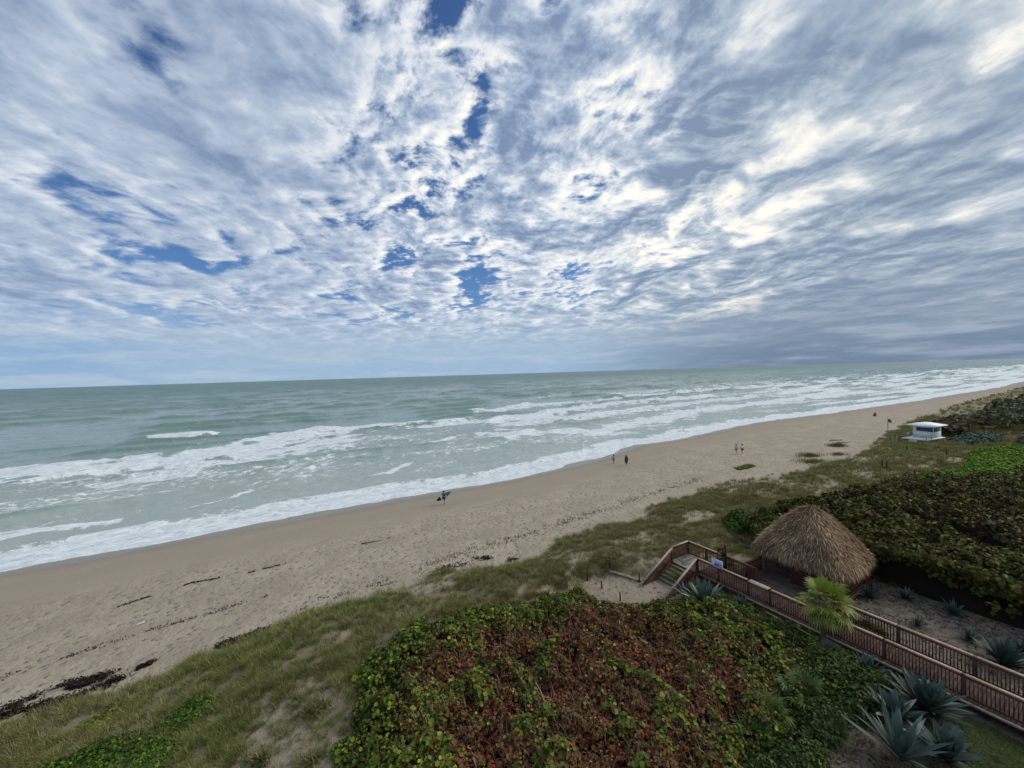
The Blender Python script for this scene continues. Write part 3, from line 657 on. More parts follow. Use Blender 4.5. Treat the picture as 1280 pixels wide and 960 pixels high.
# near-black inner sheets that paint the deep shade inside the hedge and the thicket
def core(name, poly, hf, off, m, step=0.5, **kw):
    a = np.array(poly); t = np.arange(a[:, 0].min() - 1, a[:, 0].max() + 1, step); s = np.arange(max(a[:, 1].min(), -25) - 1, a[:, 1].max() + 1, step)
    T, S_ = np.meshgrid(t, s); X, Y = Wn(T, S_); h = hf(T, S_) - off + (fbm(T * 1.7, S_ * 1.7, 2, 5) - .5) * .5; e = sdist(T, S_, poly)
    Z = gz(T, S_) + np.maximum(h, -0.3) * (e > 0.25) - 0.25 * (e <= 0.25)
    F = grid_faces(*T.shape)[:, ::-1]; kp = (e > -0.6).ravel(); F = F[kp[F].all(1)]
    V = np.stack([X.ravel(), Y.ravel(), Z.ravel()], 1); used = np.zeros(len(V), bool); used[F.ravel()] = True; idx = np.cumsum(used) - 1
    return link(name, new_mesh(name, V[used], idx[F], m, True), **kw)
m_shade_core = mat('shade_core_material', (0.022, 0.017, 0.012), 0.95, 0.1, build=lambda nt_, b: L(nt_, mixc(nt_, noise(nt_, objc(nt_), 3, 5, 0.7), (0.004, 0.005, 0.003), (0.018, 0.013, 0.009)), b, 'Base Color'))  # almost black base colour stands in for shade between the leaves
core('hedge_shade_core', HDG, hdg_h, 1.15, m_shade_core, kind='stuff', label='near-black sheet painting the deep shade inside the tall hedge on the right', cat='hedge')
core('thicket_shade_core', THK, thk_h, 0.55, m_shade_core, 0.35, kind='stuff', label='near-black sheet painting the shade under the leaves of the low red thicket', cat='shrubs')

# low spreading vine mats and shrub mounds
def mound(name, cx, cy, rx, ry, h, n, size, pal, w, label, cat='shrub', sprig=6, kind=None, group=None, rot=0.0, spread=None, m=None):
    def f(n):
        a = rng.uniform(0, 6.283, n); q_ = np.sqrt(rng.random(n)); x_ = np.cos(a) * q_; y_ = np.sin(a) * q_
        lump = fbm(x_ * 2.5 + cx, y_ * 2.5 + cy, 3, 151); edge = 1 + (fbm(np.cos(a) * 1.5 + cx, np.sin(a) * 1.5 + cy, 2, 155) - .5) * .7
        hh = np.sqrt(np.clip(1 - q_ ** 2, 0, 1)) * (0.6 + 0.8 * lump) * h
        dx_, dy_ = x_ * rx * edge, y_ * ry * edge; c_, s__ = math.cos(rot), math.sin(rot)
        t = cx + dx_ * c_ - dy_ * s__; s = cy + dx_ * s__ + dy_ * c_
        z = gz(t, s) + np.maximum(hh * (1 - rng.random(n) ** 2 * 0.5), 0.04); X, Y = Wn(t, s)
        nx, ny = Wn(x_ * h / rx, y_ * h / ry); return np.stack([X, Y, z], 1) - org, unit(np.stack([nx, ny, np.ones(n) * .9], 1))
    X0, Y0 = Wn(cx, cy); org = np.array([X0, Y0, gz1(cx, cy)])
    return leafmass(name, n, f, size, lambda P: pick(pal, w, len(P)), m or m_leaf, sprig, spread or size * 1.1, loc=tuple(org), label=label, cat=cat, kind=kind, group=group)
VG = [(0.06, 0.12, 0.015), (0.10, 0.18, 0.02), (0.04, 0.08, 0.015), (0.16, 0.24, 0.03)]
mound('bright_vine', -7.0, 20.2, 2.7, 1.7, 0.35, 1500, 0.13, VG, [4, 3, 3, .7], 'bright green vine patch at the bottom left of the dune grass', rot=-.15)
mound('bright_vine', -4.6, 22.0, 0.9, 1.0, 0.4, 380, 0.12, VG, [4, 3, 3, .7], 'small bright green shrub on the dune just above the big bottom left vine patch', rot=0)
mound('yellow_vine', -7.9, 24.2, 1.1, 0.35, 0.15, 140, 0.10, [(0.22, 0.26, 0.03), (0.14, 0.2, 0.03)], [1, 1], 'thin strand of yellow green vine near the dark seaweed pile', rot=.4)
mound('bright_vine', 89, 12.8, 13, 3.2, 0.8, 3600, 0.36, [(0.10, 0.20, 0.012), (0.14, 0.26, 0.015), (0.06, 0.12, 0.012)], [3, 3, 1], 'farther lime green vine mound, inland of the lifeguard tower')
mound('bright_vine', 72, 14.8, 8, 1.8, 0.7, 2000, 0.30, [(0.09, 0.18, 0.012), (0.13, 0.24, 0.015), (0.05, 0.10, 0.012)], [3, 3, 1.5], 'nearer lime green vine strip behind the top of the tall hedge')
mound('silver_shrub', 110, 18.5, 9, 2.6, 0.8, 1100, 0.45, [(0.075, 0.115, 0.085), (0.05, 0.085, 0.06), (0.11, 0.15, 0.11)], [2, 2, 1], 'blue green shrub patch at the foot of the lifeguard tower')
mound('silver_shrub', 112, 10.5, 10, 3.2, 1.0, 900, 0.5, [(0.06, 0.095, 0.07), (0.045, 0.075, 0.055)], [1, 1], 'dark blue green shrub patch beside the lime mound at the right edge')
mound('dark_shrub', 36.5, 20.6, 2.1, 1.3, 1.15, 900, 0.17, VG, [3, 1.2, 4, .3], 'rounded green shrub just behind the left side of the hut roof')
mound('beach_vine', 60.6, 33.4, 2.8, 0.7, 0.12, 170, 0.22, [(0.09, 0.14, 0.02), (0.13, 0.19, 0.03)], [1, 1], 'small flat green vine alone on the open sand below the walking pair')
def scrub_pts(n):
    t = rng.uniform(112, 640, n * 4) ** 1.0; t = 112 + (rng.random(n * 4) ** 2.2) * 560; s = rng.uniform(-70, 41, n * 4)
    lim = np.interp(t, [112, 125, 210, 360, 700], [24, 26.5, 27, 36, 40]) + (fbm(t / 12, t * 0, 3, 161) - .5) * 5
    k = (s < lim) & (s > -10 - (t - 112) * .45) & ~((t < 124) & (s < 21)); t, s = t[k][:n], s[k][:n]
    hh = 1.2 + 2.2 * fbm(t / 11, s / 7, 4, 163) * sst(lim[k][:n] - s, -.5, 3); z = gz(t, s) + hh - rng.random(len(t)) ** 2 * 1.0
    X, Y = Wn(t, s); return np.stack([X, Y, z], 1), unit(np.stack([rng.normal(0, .3, len(t)) - .2, rng.normal(0, .3, len(t)) - .2, np.ones(len(t))], 1))
def scrub_col(P):
    t, s = TS(P[:, 0], P[:, 1]); k = sst(fbm(t / 16, s / 8, 3, 165), .4, .6)[:, None]; n = len(P)
    return pick([(0.085, 0.062, 0.035), (0.11, 0.08, 0.045), (0.065, 0.07, 0.03)], [1, 1, 1], n) * k + pick([(0.06, 0.075, 0.03), (0.045, 0.058, 0.025), (0.09, 0.095, 0.045)], [1, 1, 1], n) * (1 - k)
leafmass('coastal_scrub', 15000, scrub_pts, 0.8, scrub_col, m_leaf, 5, 0.85, kind='stuff', label='brown and olive coastal scrub beyond the lifeguard tower to the horizon', cat='scrub')

# darker broad shrubs between the thicket and the walk
DG = [(0.045, 0.075, 0.016), (0.075, 0.11, 0.02), (0.024, 0.042, 0.012), (0.14, 0.17, 0.035)]
for (cx, cy, rx, ry, h, n, lb) in [(22.6, 13.4, 1.2, 1.6, 0.55, 420, 'green leafy shrub under the walk between the two upper agaves'),
                                    (23.2, 10.9, 1.1, 1.3, 0.6, 420, 'dark green shrub under the walk left of the fan palm'),
                                    (21.4, 8.4, 2.2, 1.1, 0.85, 900, 'dark broadleaf shrub between the red thicket and the walk'),
                                    (23.3, 8.2, 0.9, 0.9, 0.6, 260, 'dark low shrub by the walk just below the fan palm'),
 (22.5, 7.0, 1.2, 0.8, 0.6, 380, 'dark green shrub between the palmettos and the biggest agave'),
 (19.3, 9.4, 1.6, 0.9, 0.7, 520, 'leafy green shrub rising behind the saw palmettos'),
 (15.9, 7.1, 1.7, 0.8, 0.6, 520, 'dark shrub filling the ground under the lowest palmettos'),
 (18.6, 7.2, 1.5, 0.7, 0.65, 480, 'dark shrub between the tall narrow agave and the palmettos'),
 (20.6, 6.9, 1.1, 0.7, 0.6, 360, 'dark shrub right behind the broad leaved agave'),
 (14.2, 7.6, 1.2, 0.6, 0.5, 300, 'bright leaved shrub at the lower corner of the red thicket'),
 (27.9, 8.6, 0.5, 0.7, 0.5, 130, 'small grey green bush behind the far railing right of the fan palm')]:
    mound('dark_shrub', cx, cy, rx, ry, h, n, 0.13, DG, [4, 3, 4, .6], lb)
# isolated tussocks on the open sand
def tussock(cx, cy, rad, h, n, lb):
    g = rng; a = g.uniform(0, 6.28, n); q_ = np.minimum(np.abs(g.normal(0, .40, n)), .85) * rad * (0.7 + .9 * fbm(np.cos(a) * 2 + cx, np.sin(a) * 2 + cy, 3, 9)); t = cx + np.cos(a) * q_ * 1.35; s = cy + np.sin(a) * q_
    X, Y = Wn(t, s); X0, Y0 = Wn(cx, cy); z0 = gz1(cx, cy); P = np.stack([X - X0, Y - Y0, gz(t, s) - z0 - .03], 1)
    th = g.uniform(0, 6.28, n); dr = unit(np.stack([np.cos(th) - .4, np.sin(th) - .3, th * 0], 1))
    V, F = blades(P, dr, h * g.uniform(.5, 1.2, n), np.full(n, .05), g.uniform(.3, .95, n))
    c = np.array(OLIVE)[g.integers(0, 6, n)] * g.uniform(.7, 1.2, (n, 1))
    link('grass_tussock', new_mesh('grass_tussock', V, F, m_grass, False, np.repeat(c, 6, 0)), loc=(X0, Y0, z0), label=lb, cat='grass')
for a in [(76.4, 31.4, 2.0, .7, 900, 'larger round grass tussock alone on the sand left of the lifeguard tower'), (89.5, 32.2, 1.4, .7, 1400, 'flat grass tussock on the sand nearest the timber logs by the tower'),
          (71.5, 29.0, 2.6, .6, 1000, 'wide low grass tussock on the sand right below the flat beach vine'), (80.5, 28.8, 1.4, .6, 420, 'small grass tussock between the sand gap and the dune grass'),
          (-1.6, 17.6, 0.34, .5, 260, 'grass tuft standing alone in the bare sand hollow at the bottom left'), (0.4, 19.0, 0.45, .55, 360, 'bushy grass tuft at the upper edge of the bare sand hollow'),
          (0.2, 16.6, 0.3, .45, 220, 'thin grass tuft in the sand hollow closest to the red thicket')]: tussock(*a)

# ---------------------------------------------------------------- agaves, palmettos, fan palm
def agave(t, s, rad, nleaf, lb, upr=0.5, width=0.12, tone=1.0, z0=None, bright=0):
    X0, Y0 = Wn(t, s); zz_ = (gz1(t, s) if z0 is None else z0)
    V = []; F = []; C = []; nb = 0; segs = 6
    for i in range(nleaf):
        q_ = (i + 0.5) / nleaf; a = i * 2.39996 + random.uniform(-.2, .2)
        elev = R_(12 + 68 * (q_ ** (1.25 - upr)) + random.uniform(-6, 6)); ln = rad * random.uniform(.82, 1.12) * (1.0 - 0.25 * q_ ** 3)
        dx_, dy_ = math.cos(a), math.sin(a); wmax = width * rad * random.uniform(.85, 1.15)
        el_ = elev; px_, pz_ = 0.06, 0.03; curve = random.uniform(-.05, .35) * (1 - q_)
        col = np.array([0.050, 0.083, 0.066]) * tone * random.uniform(.75, 1.3)
        if random.random() < .12: col = np.array([0.085, 0.125, 0.095]) * tone
        if bright and i % 9 == 4: col = np.array([.30, .30, .24])
        for k in range(segs + 1):
            w_ = [0.75, 0.85, 1.0, 0.98, 0.80, 0.48, 0.03][k] * wmax; lift = w_ * 0.32
            cx_, cy_ = dx_ * px_, dy_ * px_; sx, sy = -dy_, dx_
            nx_, nz_ = -math.sin(el_), math.cos(el_)
            V += [(cx_ + sx * w_ + dx_ * nx_ * lift, cy_ + sy * w_ + dy_ * nx_ * lift, pz_ + nz_ * lift), (cx_, cy_, pz_ - 0.006), (cx_ - sx * w_ + dx_ * nx_ * lift, cy_ - sy * w_ + dy_ * nx_ * lift, pz_ + nz_ * lift)]
            tipc = col * (1.0 if k < segs else 0.5); C += [col * 1.12, col * .9, col * 1.12] if k < segs else [tipc] * 3
            st_ = ln / segs; px_ += math.cos(el_) * st_; pz_ += math.sin(el_) * st_; el_ -= curve / segs * 1.8
        for k in range(segs):
            b_ = nb + k * 3; F += [(b_, b_ + 1, b_ + 4, b_ + 3), (b_ + 1, b_ + 2, b_ + 5, b_ + 4)]
        nb += 3 * (segs + 1)
    me = new_mesh('agave', np.array(V), np.array(F), m_agave, True, np.array(C))
    return link('agave', me, loc=(X0, Y0, zz_), label=lb, cat='agave', group='blue green agaves around the boardwalk')
agave(21.7, 14.6, 1.7, 32, 'large blue agave on the thicket side of the walk, right of the steps', .75, .085, 1.1, bright=1)
agave(22.6, 16.3, 1.15, 24, 'agave in front of the near railing, directly below the blue and white sign', .7, .09, .95)
agave(24.1, 13.7, 0.85, 18, 'small agave at the foot of the railing under its wide pale cap board', .7, .09, 1.0)
agave(24.0, 7.5, 0.95, 24, 'agave pressed against the near railing right below the fan palm', .6, .10, 1.05)
agave(23.6, 6.4, 0.7, 20, 'small spiky agave by the near railing above the biggest agave', .3, .09, .9)
agave(22.7, 5.2, 1.60, 60, 'biggest many leaved agave beside the near railing, next to the lawn', .25, .075, .85)
agave(21.1, 5.8, 1.25, 28, 'broad leaved agave in the middle of the bottom right cluster', .55, .13, .95, bright=1)
agave(19.2, 5.1, 1.75, 30, 'tall agave with long narrow upright leaves at the bottom edge', .8, .065, 1.15, bright=1)
agave(20.5, 4.2, 1.25, 26, 'thick leaved agave nearest the bottom edge, left of the lawn', .6, .14, 1.0)
agave(30.3, 4.2, 1.45, 46, 'big agave behind the far railing at the right edge of the picture', .6, .09, 1.0)
agave(31.6, 5.6, 0.7, 20, 'agave on the littered sand left of the big right edge agave', .4, .09, .85)
agave(32.2, 3.9, 0.9, 20, 'agave behind the big right edge agave, nearer the hedge', .5, .09, .8)
agave(30.8, 7.4, 0.55, 18, 'smallest agave in the middle of the littered sand behind the walk', .4, .09, .85)
agave(32.0, 9.9, 0.95, 24, 'agave just right of the hut at the edge of the sand', .5, .09, .85)
agave(33.6, 8.6, 0.8, 20, 'dim agave between the hut and the foot of the hedge', .3, .09, .75)
agave(33.9, 6.6, 0.95, 22, 'low spreading agave at the dark foot of the hedge', .2, .07, .8)
agave(28.6, 17.0, 0.7, 22, 'agave behind the far railing at the left edge of the hut roof', .4, .09, .9)

def fan_frond(V, F, C, nb, base, az, el, stem, rad, nfing, col, droop=.35):
    """a costapalmate leaf: petiole and a fan of narrow fingers"""
    dx_ = Vector((math.cos(az) * math.cos(el), math.sin(az) * math.cos(el), math.sin(el))); tip = Vector(base) + dx_ * stem
    side = Vector((-math.sin(az), math.cos(az), 0)); nrm = dx_.cross(side).normalized(); nrm = -nrm if nrm.z < 0 else nrm
    w_ = 0.012
    V += [tuple(Vector(base) - side * w_), tuple(Vector(base) + side * w_), tuple(tip + side * w_), tuple(tip - side * w_)]; F.append((nb, nb + 1, nb + 2, nb + 3)); C += [col * .9] * 4; nb += 4
    for j in range(nfing):
        a = (j / (nfing - 1) - .5) * 2 * R_(112); dd = dx_ * math.cos(a) + side * math.sin(a); ln = rad * (0.70 + .30 * math.cos(a)) * random.uniform(.72, 1.15)
        sd = nrm.cross(dd).normalized(); wf = rad * 0.052
        m1 = tip + dd * ln * .55 + nrm * rad * 0.04; e_ = tip + dd * ln - Vector((0, 0, 1)) * droop * ln * random.uniform(.3, 1)
        V += [tuple(tip), tuple(m1 - sd * wf), tuple(e_), tuple(m1 + sd * wf)]; F.append((nb, nb + 1, nb + 2, nb + 3)); cc = col * random.uniform(.75, 1.3); C += [cc * .85, cc, cc * 1.15, cc]; nb += 4
    return nb
def palm_crown(nf, stem, rad, nfing, cols, ellow=-.3, elhigh=1.35, z=0):
    V, F, C = [], [], []; nb = 0
    for i in range(nf):
        q_ = i / nf; el = ellow + (elhigh - ellow) * q_ + random.uniform(-.12, .12); az = i * 2.4 + random.uniform(-.3, .3)
        nb = fan_frond(V, F, C, nb, (0, 0, z), az, el, stem * random.uniform(.8, 1.15), rad * random.uniform(.85, 1.1), nfing, np.array(random.choice(cols)))
    return np.array(V), np.array(F), np.array(C)
PALMC = [(0.11, 0.16, 0.03), (0.15, 0.19, 0.045), (0.08, 0.13, 0.025)]
pt, ps = 25.45, 9.75
X0, Y0 = Wn(24.55, 9.55); fp = empty('fan_palm', (X0, Y0, gz1(24.55, 9.55)), 0, 'bushy yellow green fan palm growing at the walk in front of the hut', 'palm')
V, F, C = palm_crown(42, .82, .70, 17, [(0.16, 0.205, 0.022), (0.21, 0.24, 0.03), (0.10, 0.15, 0.018)], -1.0)
link('crown', new_mesh('crown', V, F, m_palm, False, C), fp, (.4, .2, 2.2))
mb = MB(); mb.tube([(0, 0, -.2), (0.03, 0.0, .6), (0, 0, 1.2), (0.4, 0.2, 2.45)], [.15, .12, .13, .09], 10); mb.build('trunk', mat('palm_trunk_material', (0.09, 0.07, 0.05), .95), fp, True)
PMC = [(0.06, 0.10, 0.022), (0.10, 0.145, 0.03), (0.045, 0.075, 0.02)]
for (t, s, sc, lb, pal) in [(19.2, 8.2, 1.25, 'large saw palmetto clump left of the tall narrow agave', PMC), (17.2, 8.6, 1.0, 'saw palmetto with a pale fan in the middle of the clump row', PALMC),
                            (15.5, 8.4, 1.0, 'saw palmetto at the lower edge of the red thicket, leftmost of its row', PMC), (17.6, 9.9, .8, 'small saw palmetto fanning out above the palmetto row', PMC),
                            (20.8, 9.4, .8, 'dark saw palmetto under the shrubs near the walk', [(0.03, .055, .016)]), (23.9, 9.0, .75, 'pale grey green palmetto against the near railing below the fan palm', [(0.10, .13, .09)]),
                            (18.4, 6.9, .8, 'dim saw palmetto near the bottom edge between thicket and agaves', [(0.04, .065, .02)])]:
    V, F, C = palm_crown(17, .62 * sc, .55 * sc, 14, pal, .05, 1.35); X0, Y0 = Wn(t, s)
    link('saw_palmetto', new_mesh('saw_palmetto', V, F, m_palm, False, C), loc=(X0, Y0, gz1(t, s) + .05), label=lb, cat='palmetto', group='saw palmettos below the red thicket')
# lawn and dry litter
def flatgrass(name, n, poly, h, wid, pal, lb, bx):
    t = rng.uniform(bx[0], bx[1], n); s = rng.uniform(bx[2], bx[3], n); k = sdist(t, s, poly) + rng.normal(0, .12, n) > 0; t, s = t[k], s[k]; n = len(t); X, Y = Wn(t, s)
    th = rng.uniform(0, 6.28, n); dr = np.stack([np.cos(th), np.sin(th), th * 0], 1); V, F = blades(np.stack([X, Y, gz(t, s) - .01], 1), dr, rng.uniform(.5, 1.2, n) * h, np.full(n, wid), rng.uniform(.2, 1, n))
    link(name, new_mesh(name, V, F, m_grass, False, np.repeat(pick(pal, [1] * len(pal), n) * rng.uniform(.7, 1.3, (n, 1)), 6, 0)), label=lb, cat='grass', kind='stuff')
flatgrass('lawn', 60000, LAWN, .07, .012, [(0.05, .075, .014), (0.07, .095, .02), (0.035, .055, .012)], 'short green lawn in the bottom right corner beside the walk', (19, 24.6, -4, 5))
flatgrass('dry_litter', 9000, [(16, 2), (15, 7.2), (19, 7.8), (22.4, 6.0), (22.8, 4.6), (20.6, 3.4), (20, 2)], .16, .014, [(0.12, .09, .06), (0.07, .05, .035), (.16, .13, .09)], 'dry brown leaf litter on the sand around the bottom agaves', (15, 23, 2, 8))
# dark seaweed heaps along the dune foot, and the thin wrack lines
m_weed = leaf_mat('seaweed_material', .85, .1, 0.0)
def weed(name, poly, n, h, lb, kind=None, wid=.6):
    P = np.array(poly); seg = np.hypot(*(P[1:] - P[:-1]).T); i = rng.choice(len(seg), n, p=seg / seg.sum()); q_ = rng.random(n)
    c = P[i] + (P[i + 1] - P[i]) * q_[:, None] + rng.normal(0, wid * .42, (n, 2)) * [1.3, 1]; t, s = c.T
    k = (fbm(t * 1.1, s * 1.9, 3, 181) > .46 + rng.normal(0, .04, n)) & ((wid > .3) | (fbm(t * .45, t * 0, 3, 183) > .5)); s = s + (fbm(t * .35, t * 0, 3, 187) - .5) * (1.4 if wid < .3 else 0); t, s = t[k], s[k]; n = len(t)
    X0, Y0 = Wn(*poly[0]); z0 = gz1(*poly[0]); X, Y = Wn(t, s); nrm = unit(rng.normal(0, 1, (n, 3)) + [0, 0, 1.6])
    V, F = round_leaves(np.stack([X - X0, Y - Y0, gz(t, s) - z0 + rng.random(n) ** 2 * h + .01], 1), nrm, rng.uniform(.05, .16, n), rng.uniform(0, 6, n), .3, .45)
    cc = pick([(0.045, .028, .025), (0.03, .02, .018), (0.085, .055, .045)], [2, 2, 1], n)
    link(name, new_mesh(name, V, F, m_weed, False, np.repeat(cc, 6, 0)), loc=(X0, Y0, z0), label=lb, cat='seaweed', kind=kind)
weed('seaweed_heap', [(-12.6, 27.7), (-11.2, 28.0), (-9.4, 28.7)], 7000, .20, 'broad dark seaweed heap on the sand at the left edge of the dune', wid=.75)
weed('seaweed_heap', [(-11.2, 26.9), (-9.4, 27.1), (-8.4, 27.7)], 3200, .18, 'dark seaweed heap between the broad left heap and the grass', wid=.4)
weed('seaweed_heap', [(-7.9, 28.1), (-7.2, 28.3)], 1500, .14, 'small seaweed heap against the grass right of the left heaps', wid=.22)
weed('seaweed_heap', [(-4.2, 27.9), (-2.9, 27.9), (-1.7, 28.2)], 2200, .22, 'dark seaweed heap under the grassy point left of centre', wid=.42)
weed('seaweed_heap', [(9.6, 29.2), (10.8, 29.6), (11.9, 29.2)], 700, .12, 'scattered dark seaweed on the pale sand above the centre grass', 'stuff', wid=.6)
weed('seaweed_heap', [(13.0, 30.0), (14.5, 28.0), (15.6, 27.2)], 900, .12, 'dark seaweed trail along the grass edge left of the steps', 'stuff', wid=.5)
weed('wrack_line', [(-14.5, 38.1), (-11.4, 38.0), (-7.3, 38.9), (-4.0, 38.5), (1, 39.3), (8, 39.0)], 1500, .05, 'thin broken line of seaweed along the middle of the beach', 'stuff', .16)
weed('wrack_line', [(0, 29.6), (6, 30.2), (12, 31.2), (20, 31.4), (34, 32.6), (50, 33.8)], 2600, .08, 'scattered bits of seaweed along the foot of the dune', 'stuff', 1.1)
weed('wrack_line', [(-16, 31.5), (-9, 32.5), (-2, 33)], 420, .05, 'faint broken seaweed marks on the near left sand', 'stuff', .4)
#@@END3
# fallen leaves, shells and bits of stone on the sand by the walk, kept out of the walk itself
def scatter(name, n, bx, cond, size, pal, w, lb, cat='litter'):
    t = rng.uniform(bx[0], bx[1], n); s = rng.uniform(bx[2], bx[3], n); k = cond(t, s) & (fbm(t * .8, s * .8, 3, 211) > .40 + rng.normal(0, .05, n)); t, s = t[k], s[k]; n = len(t); X, Y = Wn(t, s)
    nrm = unit(rng.normal(0, .5, (n, 3)) + [0, 0, 1.2]); V, F = round_leaves(np.stack([X, Y, gz(t, s) + .02 + rng.random(n) * .03], 1), nrm, size * rng.uniform(.4, 1.4, n), rng.uniform(0, 6, n), .3, .6)
    link(name, new_mesh(name, V, F, m_twig, False, np.repeat(pick(pal, w, n), 6, 0)), label=lb, cat=cat, kind='stuff')
scatter('leaf_litter', 9000, (27.3, 36, -9, 15.5), lambda t, s: t > 27.3, .09, [(.06, .042, .03), (.11, .08, .055), (.40, .37, .30), (.035, .03, .022)], [4, 3, .5, 3], 'fallen leaves and pale shell bits on the sand between the walk and the hedge')
scatter('leaf_litter', 7000, (12, 24.6, 2, 9), lambda t, s: sdist(t, s, LAWN) < -.1, .10, [(.055, .04, .028), (.12, .085, .055), (.20, .16, .11), (.035, .03, .022)], [4, 3, 1, 3], 'brown fallen leaves on the bare ground below the palmettos')
scatter('leaf_litter', 2500, (16, 24.9, 15, 22), lambda t, s: (sdist(t, s, PATH) > -.8) & (sdist(t, s, PATH) < .5), .06, [(.06, .045, .03), (.14, .11, .07)], [1, 1], 'small dry leaves along the sides of the sand path')
# loose grass clumps and sprouts that break the bare hollow
make_grass('dune_grass', 2600, (-3.4, 2.6), (13.5, 22), 26, 0.34, 0.012, 19, 0.25, 'sparse tan grass sprigs in the bare sand hollow', 0.6)

# ---------------------------------------------------------------- timber materials
def wood(name, a, b_, sc=6.0, rough=.8):
    def bld(nt_, b):
        p = objc(nt_); n = noise(nt_, p, sc, 5, .6); n2 = noise(nt_, p, sc * 7, 3, .6); ri = island(nt_)
        c = mixc(nt_, n.step(.3, .7), a, b_); c = mixc(nt_, 1.0, c, ramp(nt_, ri, [(0, (.7, .7, .7)), (1, (1.25, 1.25, 1.25))]), 'MULTIPLY')
        c = mixc(nt_, n2.step(.5, .8) * .35, c, tuple(x * .5 for x in a)); L(nt_, c, b, 'Base Color'); bump(nt_, b, n2 + n, .4, .006)
    return mat(name, rough=rough, spec=.25, build=bld)
m_stain = wood('red_brown_timber', (0.085, 0.032, 0.020), (0.135, 0.054, 0.034))
m_dark = wood('dark_timber', (0.045, 0.020, 0.016), (0.075, 0.034, 0.026))
m_cap = wood('worn_cap_timber', (0.30, 0.225, 0.165), (0.44, 0.35, 0.26))
m_deck = wood('worn_deck_timber', (0.085, 0.055, 0.045), (0.15, 0.10, 0.08), 3.0)
m_grey = wood('weathered_grey_timber', (0.20, 0.18, 0.15), (0.33, 0.30, 0.26))
DZ = 2.2
m_grey2 = wood('sandy_step_timber', (0.24, 0.195, 0.15), (0.36, 0.30, 0.235), 3.0)

T0, S0 = 25.0, 0.0
X0, Y0 = Wn(T0, S0)
bw = empty('boardwalk', (X0, Y0, 0), R_(30), 'red brown timber boardwalk with picket railings and steps down to the beach', 'boardwalk')
def lp(t, s, z): return (t - T0, s - S0, z)
NEAR, FAR = 25.08, 27.0
mb = MB(); s = -9.0
while s < 17.3:
    mb.box(lp(24.86, s, DZ - .04), lp(27.16, s + .135, DZ), .003); s += .145
mb.build('deck', m_deck, bw); mb = MB()
t = 24.9
while t < 27.1:
    mb.box(lp(t, 17.32, DZ - .042), lp(t + .135, 19.5, DZ - .002), .003); t += .145
mb.build('landing', m_grey2, bw)
mb = MB()
for t in (25.0, 26.0, 27.05): mb.box(lp(t - .03, -9, DZ - .30), lp(t + .03, 19.45, DZ - .045))
for s in (17.33, 19.42): mb.box(lp(24.97, s - .03, DZ - .29), lp(27.08, s + .03, DZ - .046))
mb.build('joists', m_dark, bw)
mb = MB()
mb.box(lp(24.80, -9, DZ - .10), lp(24.858, 13.8, DZ - .005)); mb.build('edge_board', m_cap, bw)
def rail(pts, z0, z1, name='railing', cap_m=m_cap, capw=.15, pick=.115, top=1.02, skip_caps=False, mpick=m_stain):
    """a straight run of pickets between two points; z0,z1 = floor heights at the ends"""
    (ta, sa), (tb, sb) = pts; ln = math.hypot(tb - ta, sb - sa); n = max(2, int(ln / pick)); m = MB()
    for i in range(n + 1):
        q_ = i / n; t = ta + (tb - ta) * q_; s = sa + (sb - sa) * q_; z = z0 + (z1 - z0) * q_
        m.box(lp(t - .019, s - .019, z + .06), lp(t + .019, s + .019, z + top - .06), .0015)
    for h in (.09, top - .10): m.bar(lp(ta, sa, z0 + h), lp(tb, sb, z1 + h), .04, .09)
    o = m.build(name, mpick, bw)
    if not skip_caps:
        m = MB(); m.bar(lp(ta, sa, z0 + top + .02), lp(tb, sb, z1 + top + .02), capw, .04); m.build('cap_rail', cap_m, bw)
    return o
def post(t, s, zb, zt, w=.11, m_=m_dark): m = MB(); m.box(lp(t - w / 2, s - w / 2, zb), lp(t + w / 2, s + w / 2, zt), .002); return m.build('post', m_, bw)
# near railing
cuts = [17.3, 15.75, 13.75, 12.45, 9.8, 7.2, 4.6, 2.0, -.6, -3.2, -5.8, -8.4]
for a, b_ in zip(cuts[:-1], cuts[1:]):
    rail(((NEAR, a - .06), (NEAR, b_ + .06)), DZ, DZ, capw=.40 if a == 13.75 else .15)
for i, c in enumerate(cuts): post(NEAR, c, gz1(NEAR, c) - .4, DZ + (1.02 if i != 1 else 1.45) - .004 * 0, .12 if i in (1, 2, 3) else .10)
# far railing: landing corner, gate, then past the hut
rail(((25.05, 19.45), (FAR, 19.45)), DZ, DZ); rail(((FAR, 19.4), (FAR, 16.5)), DZ, DZ); rail(((FAR, 16.3), (FAR, 14.3)), DZ, DZ, cap_m=m_stain)
for c in (19.45, 17.9, 14.25): post(FAR, c, 1.3, DZ + 1.0)
post(25.05, 19.45, 1.2, DZ + 1.0)
fc = [9.6, 7.2, 4.6, 2.0, -.6, -3.2, -5.8, -8.4]
for a, b_ in zip(fc[:-1], fc[1:]): rail(((FAR, a - .06), (FAR, b_ + .06)), DZ, DZ)
for c in fc: post(FAR, c, 1.3, DZ + 1.0)
# the second top board of the far railing
mb = MB(); mb.bar(lp(FAR + .20, 9.5, DZ + .93), lp(FAR + .20, -8.4, DZ + .93), .05, .06); mb.build('hand_rail', m_cap, bw)
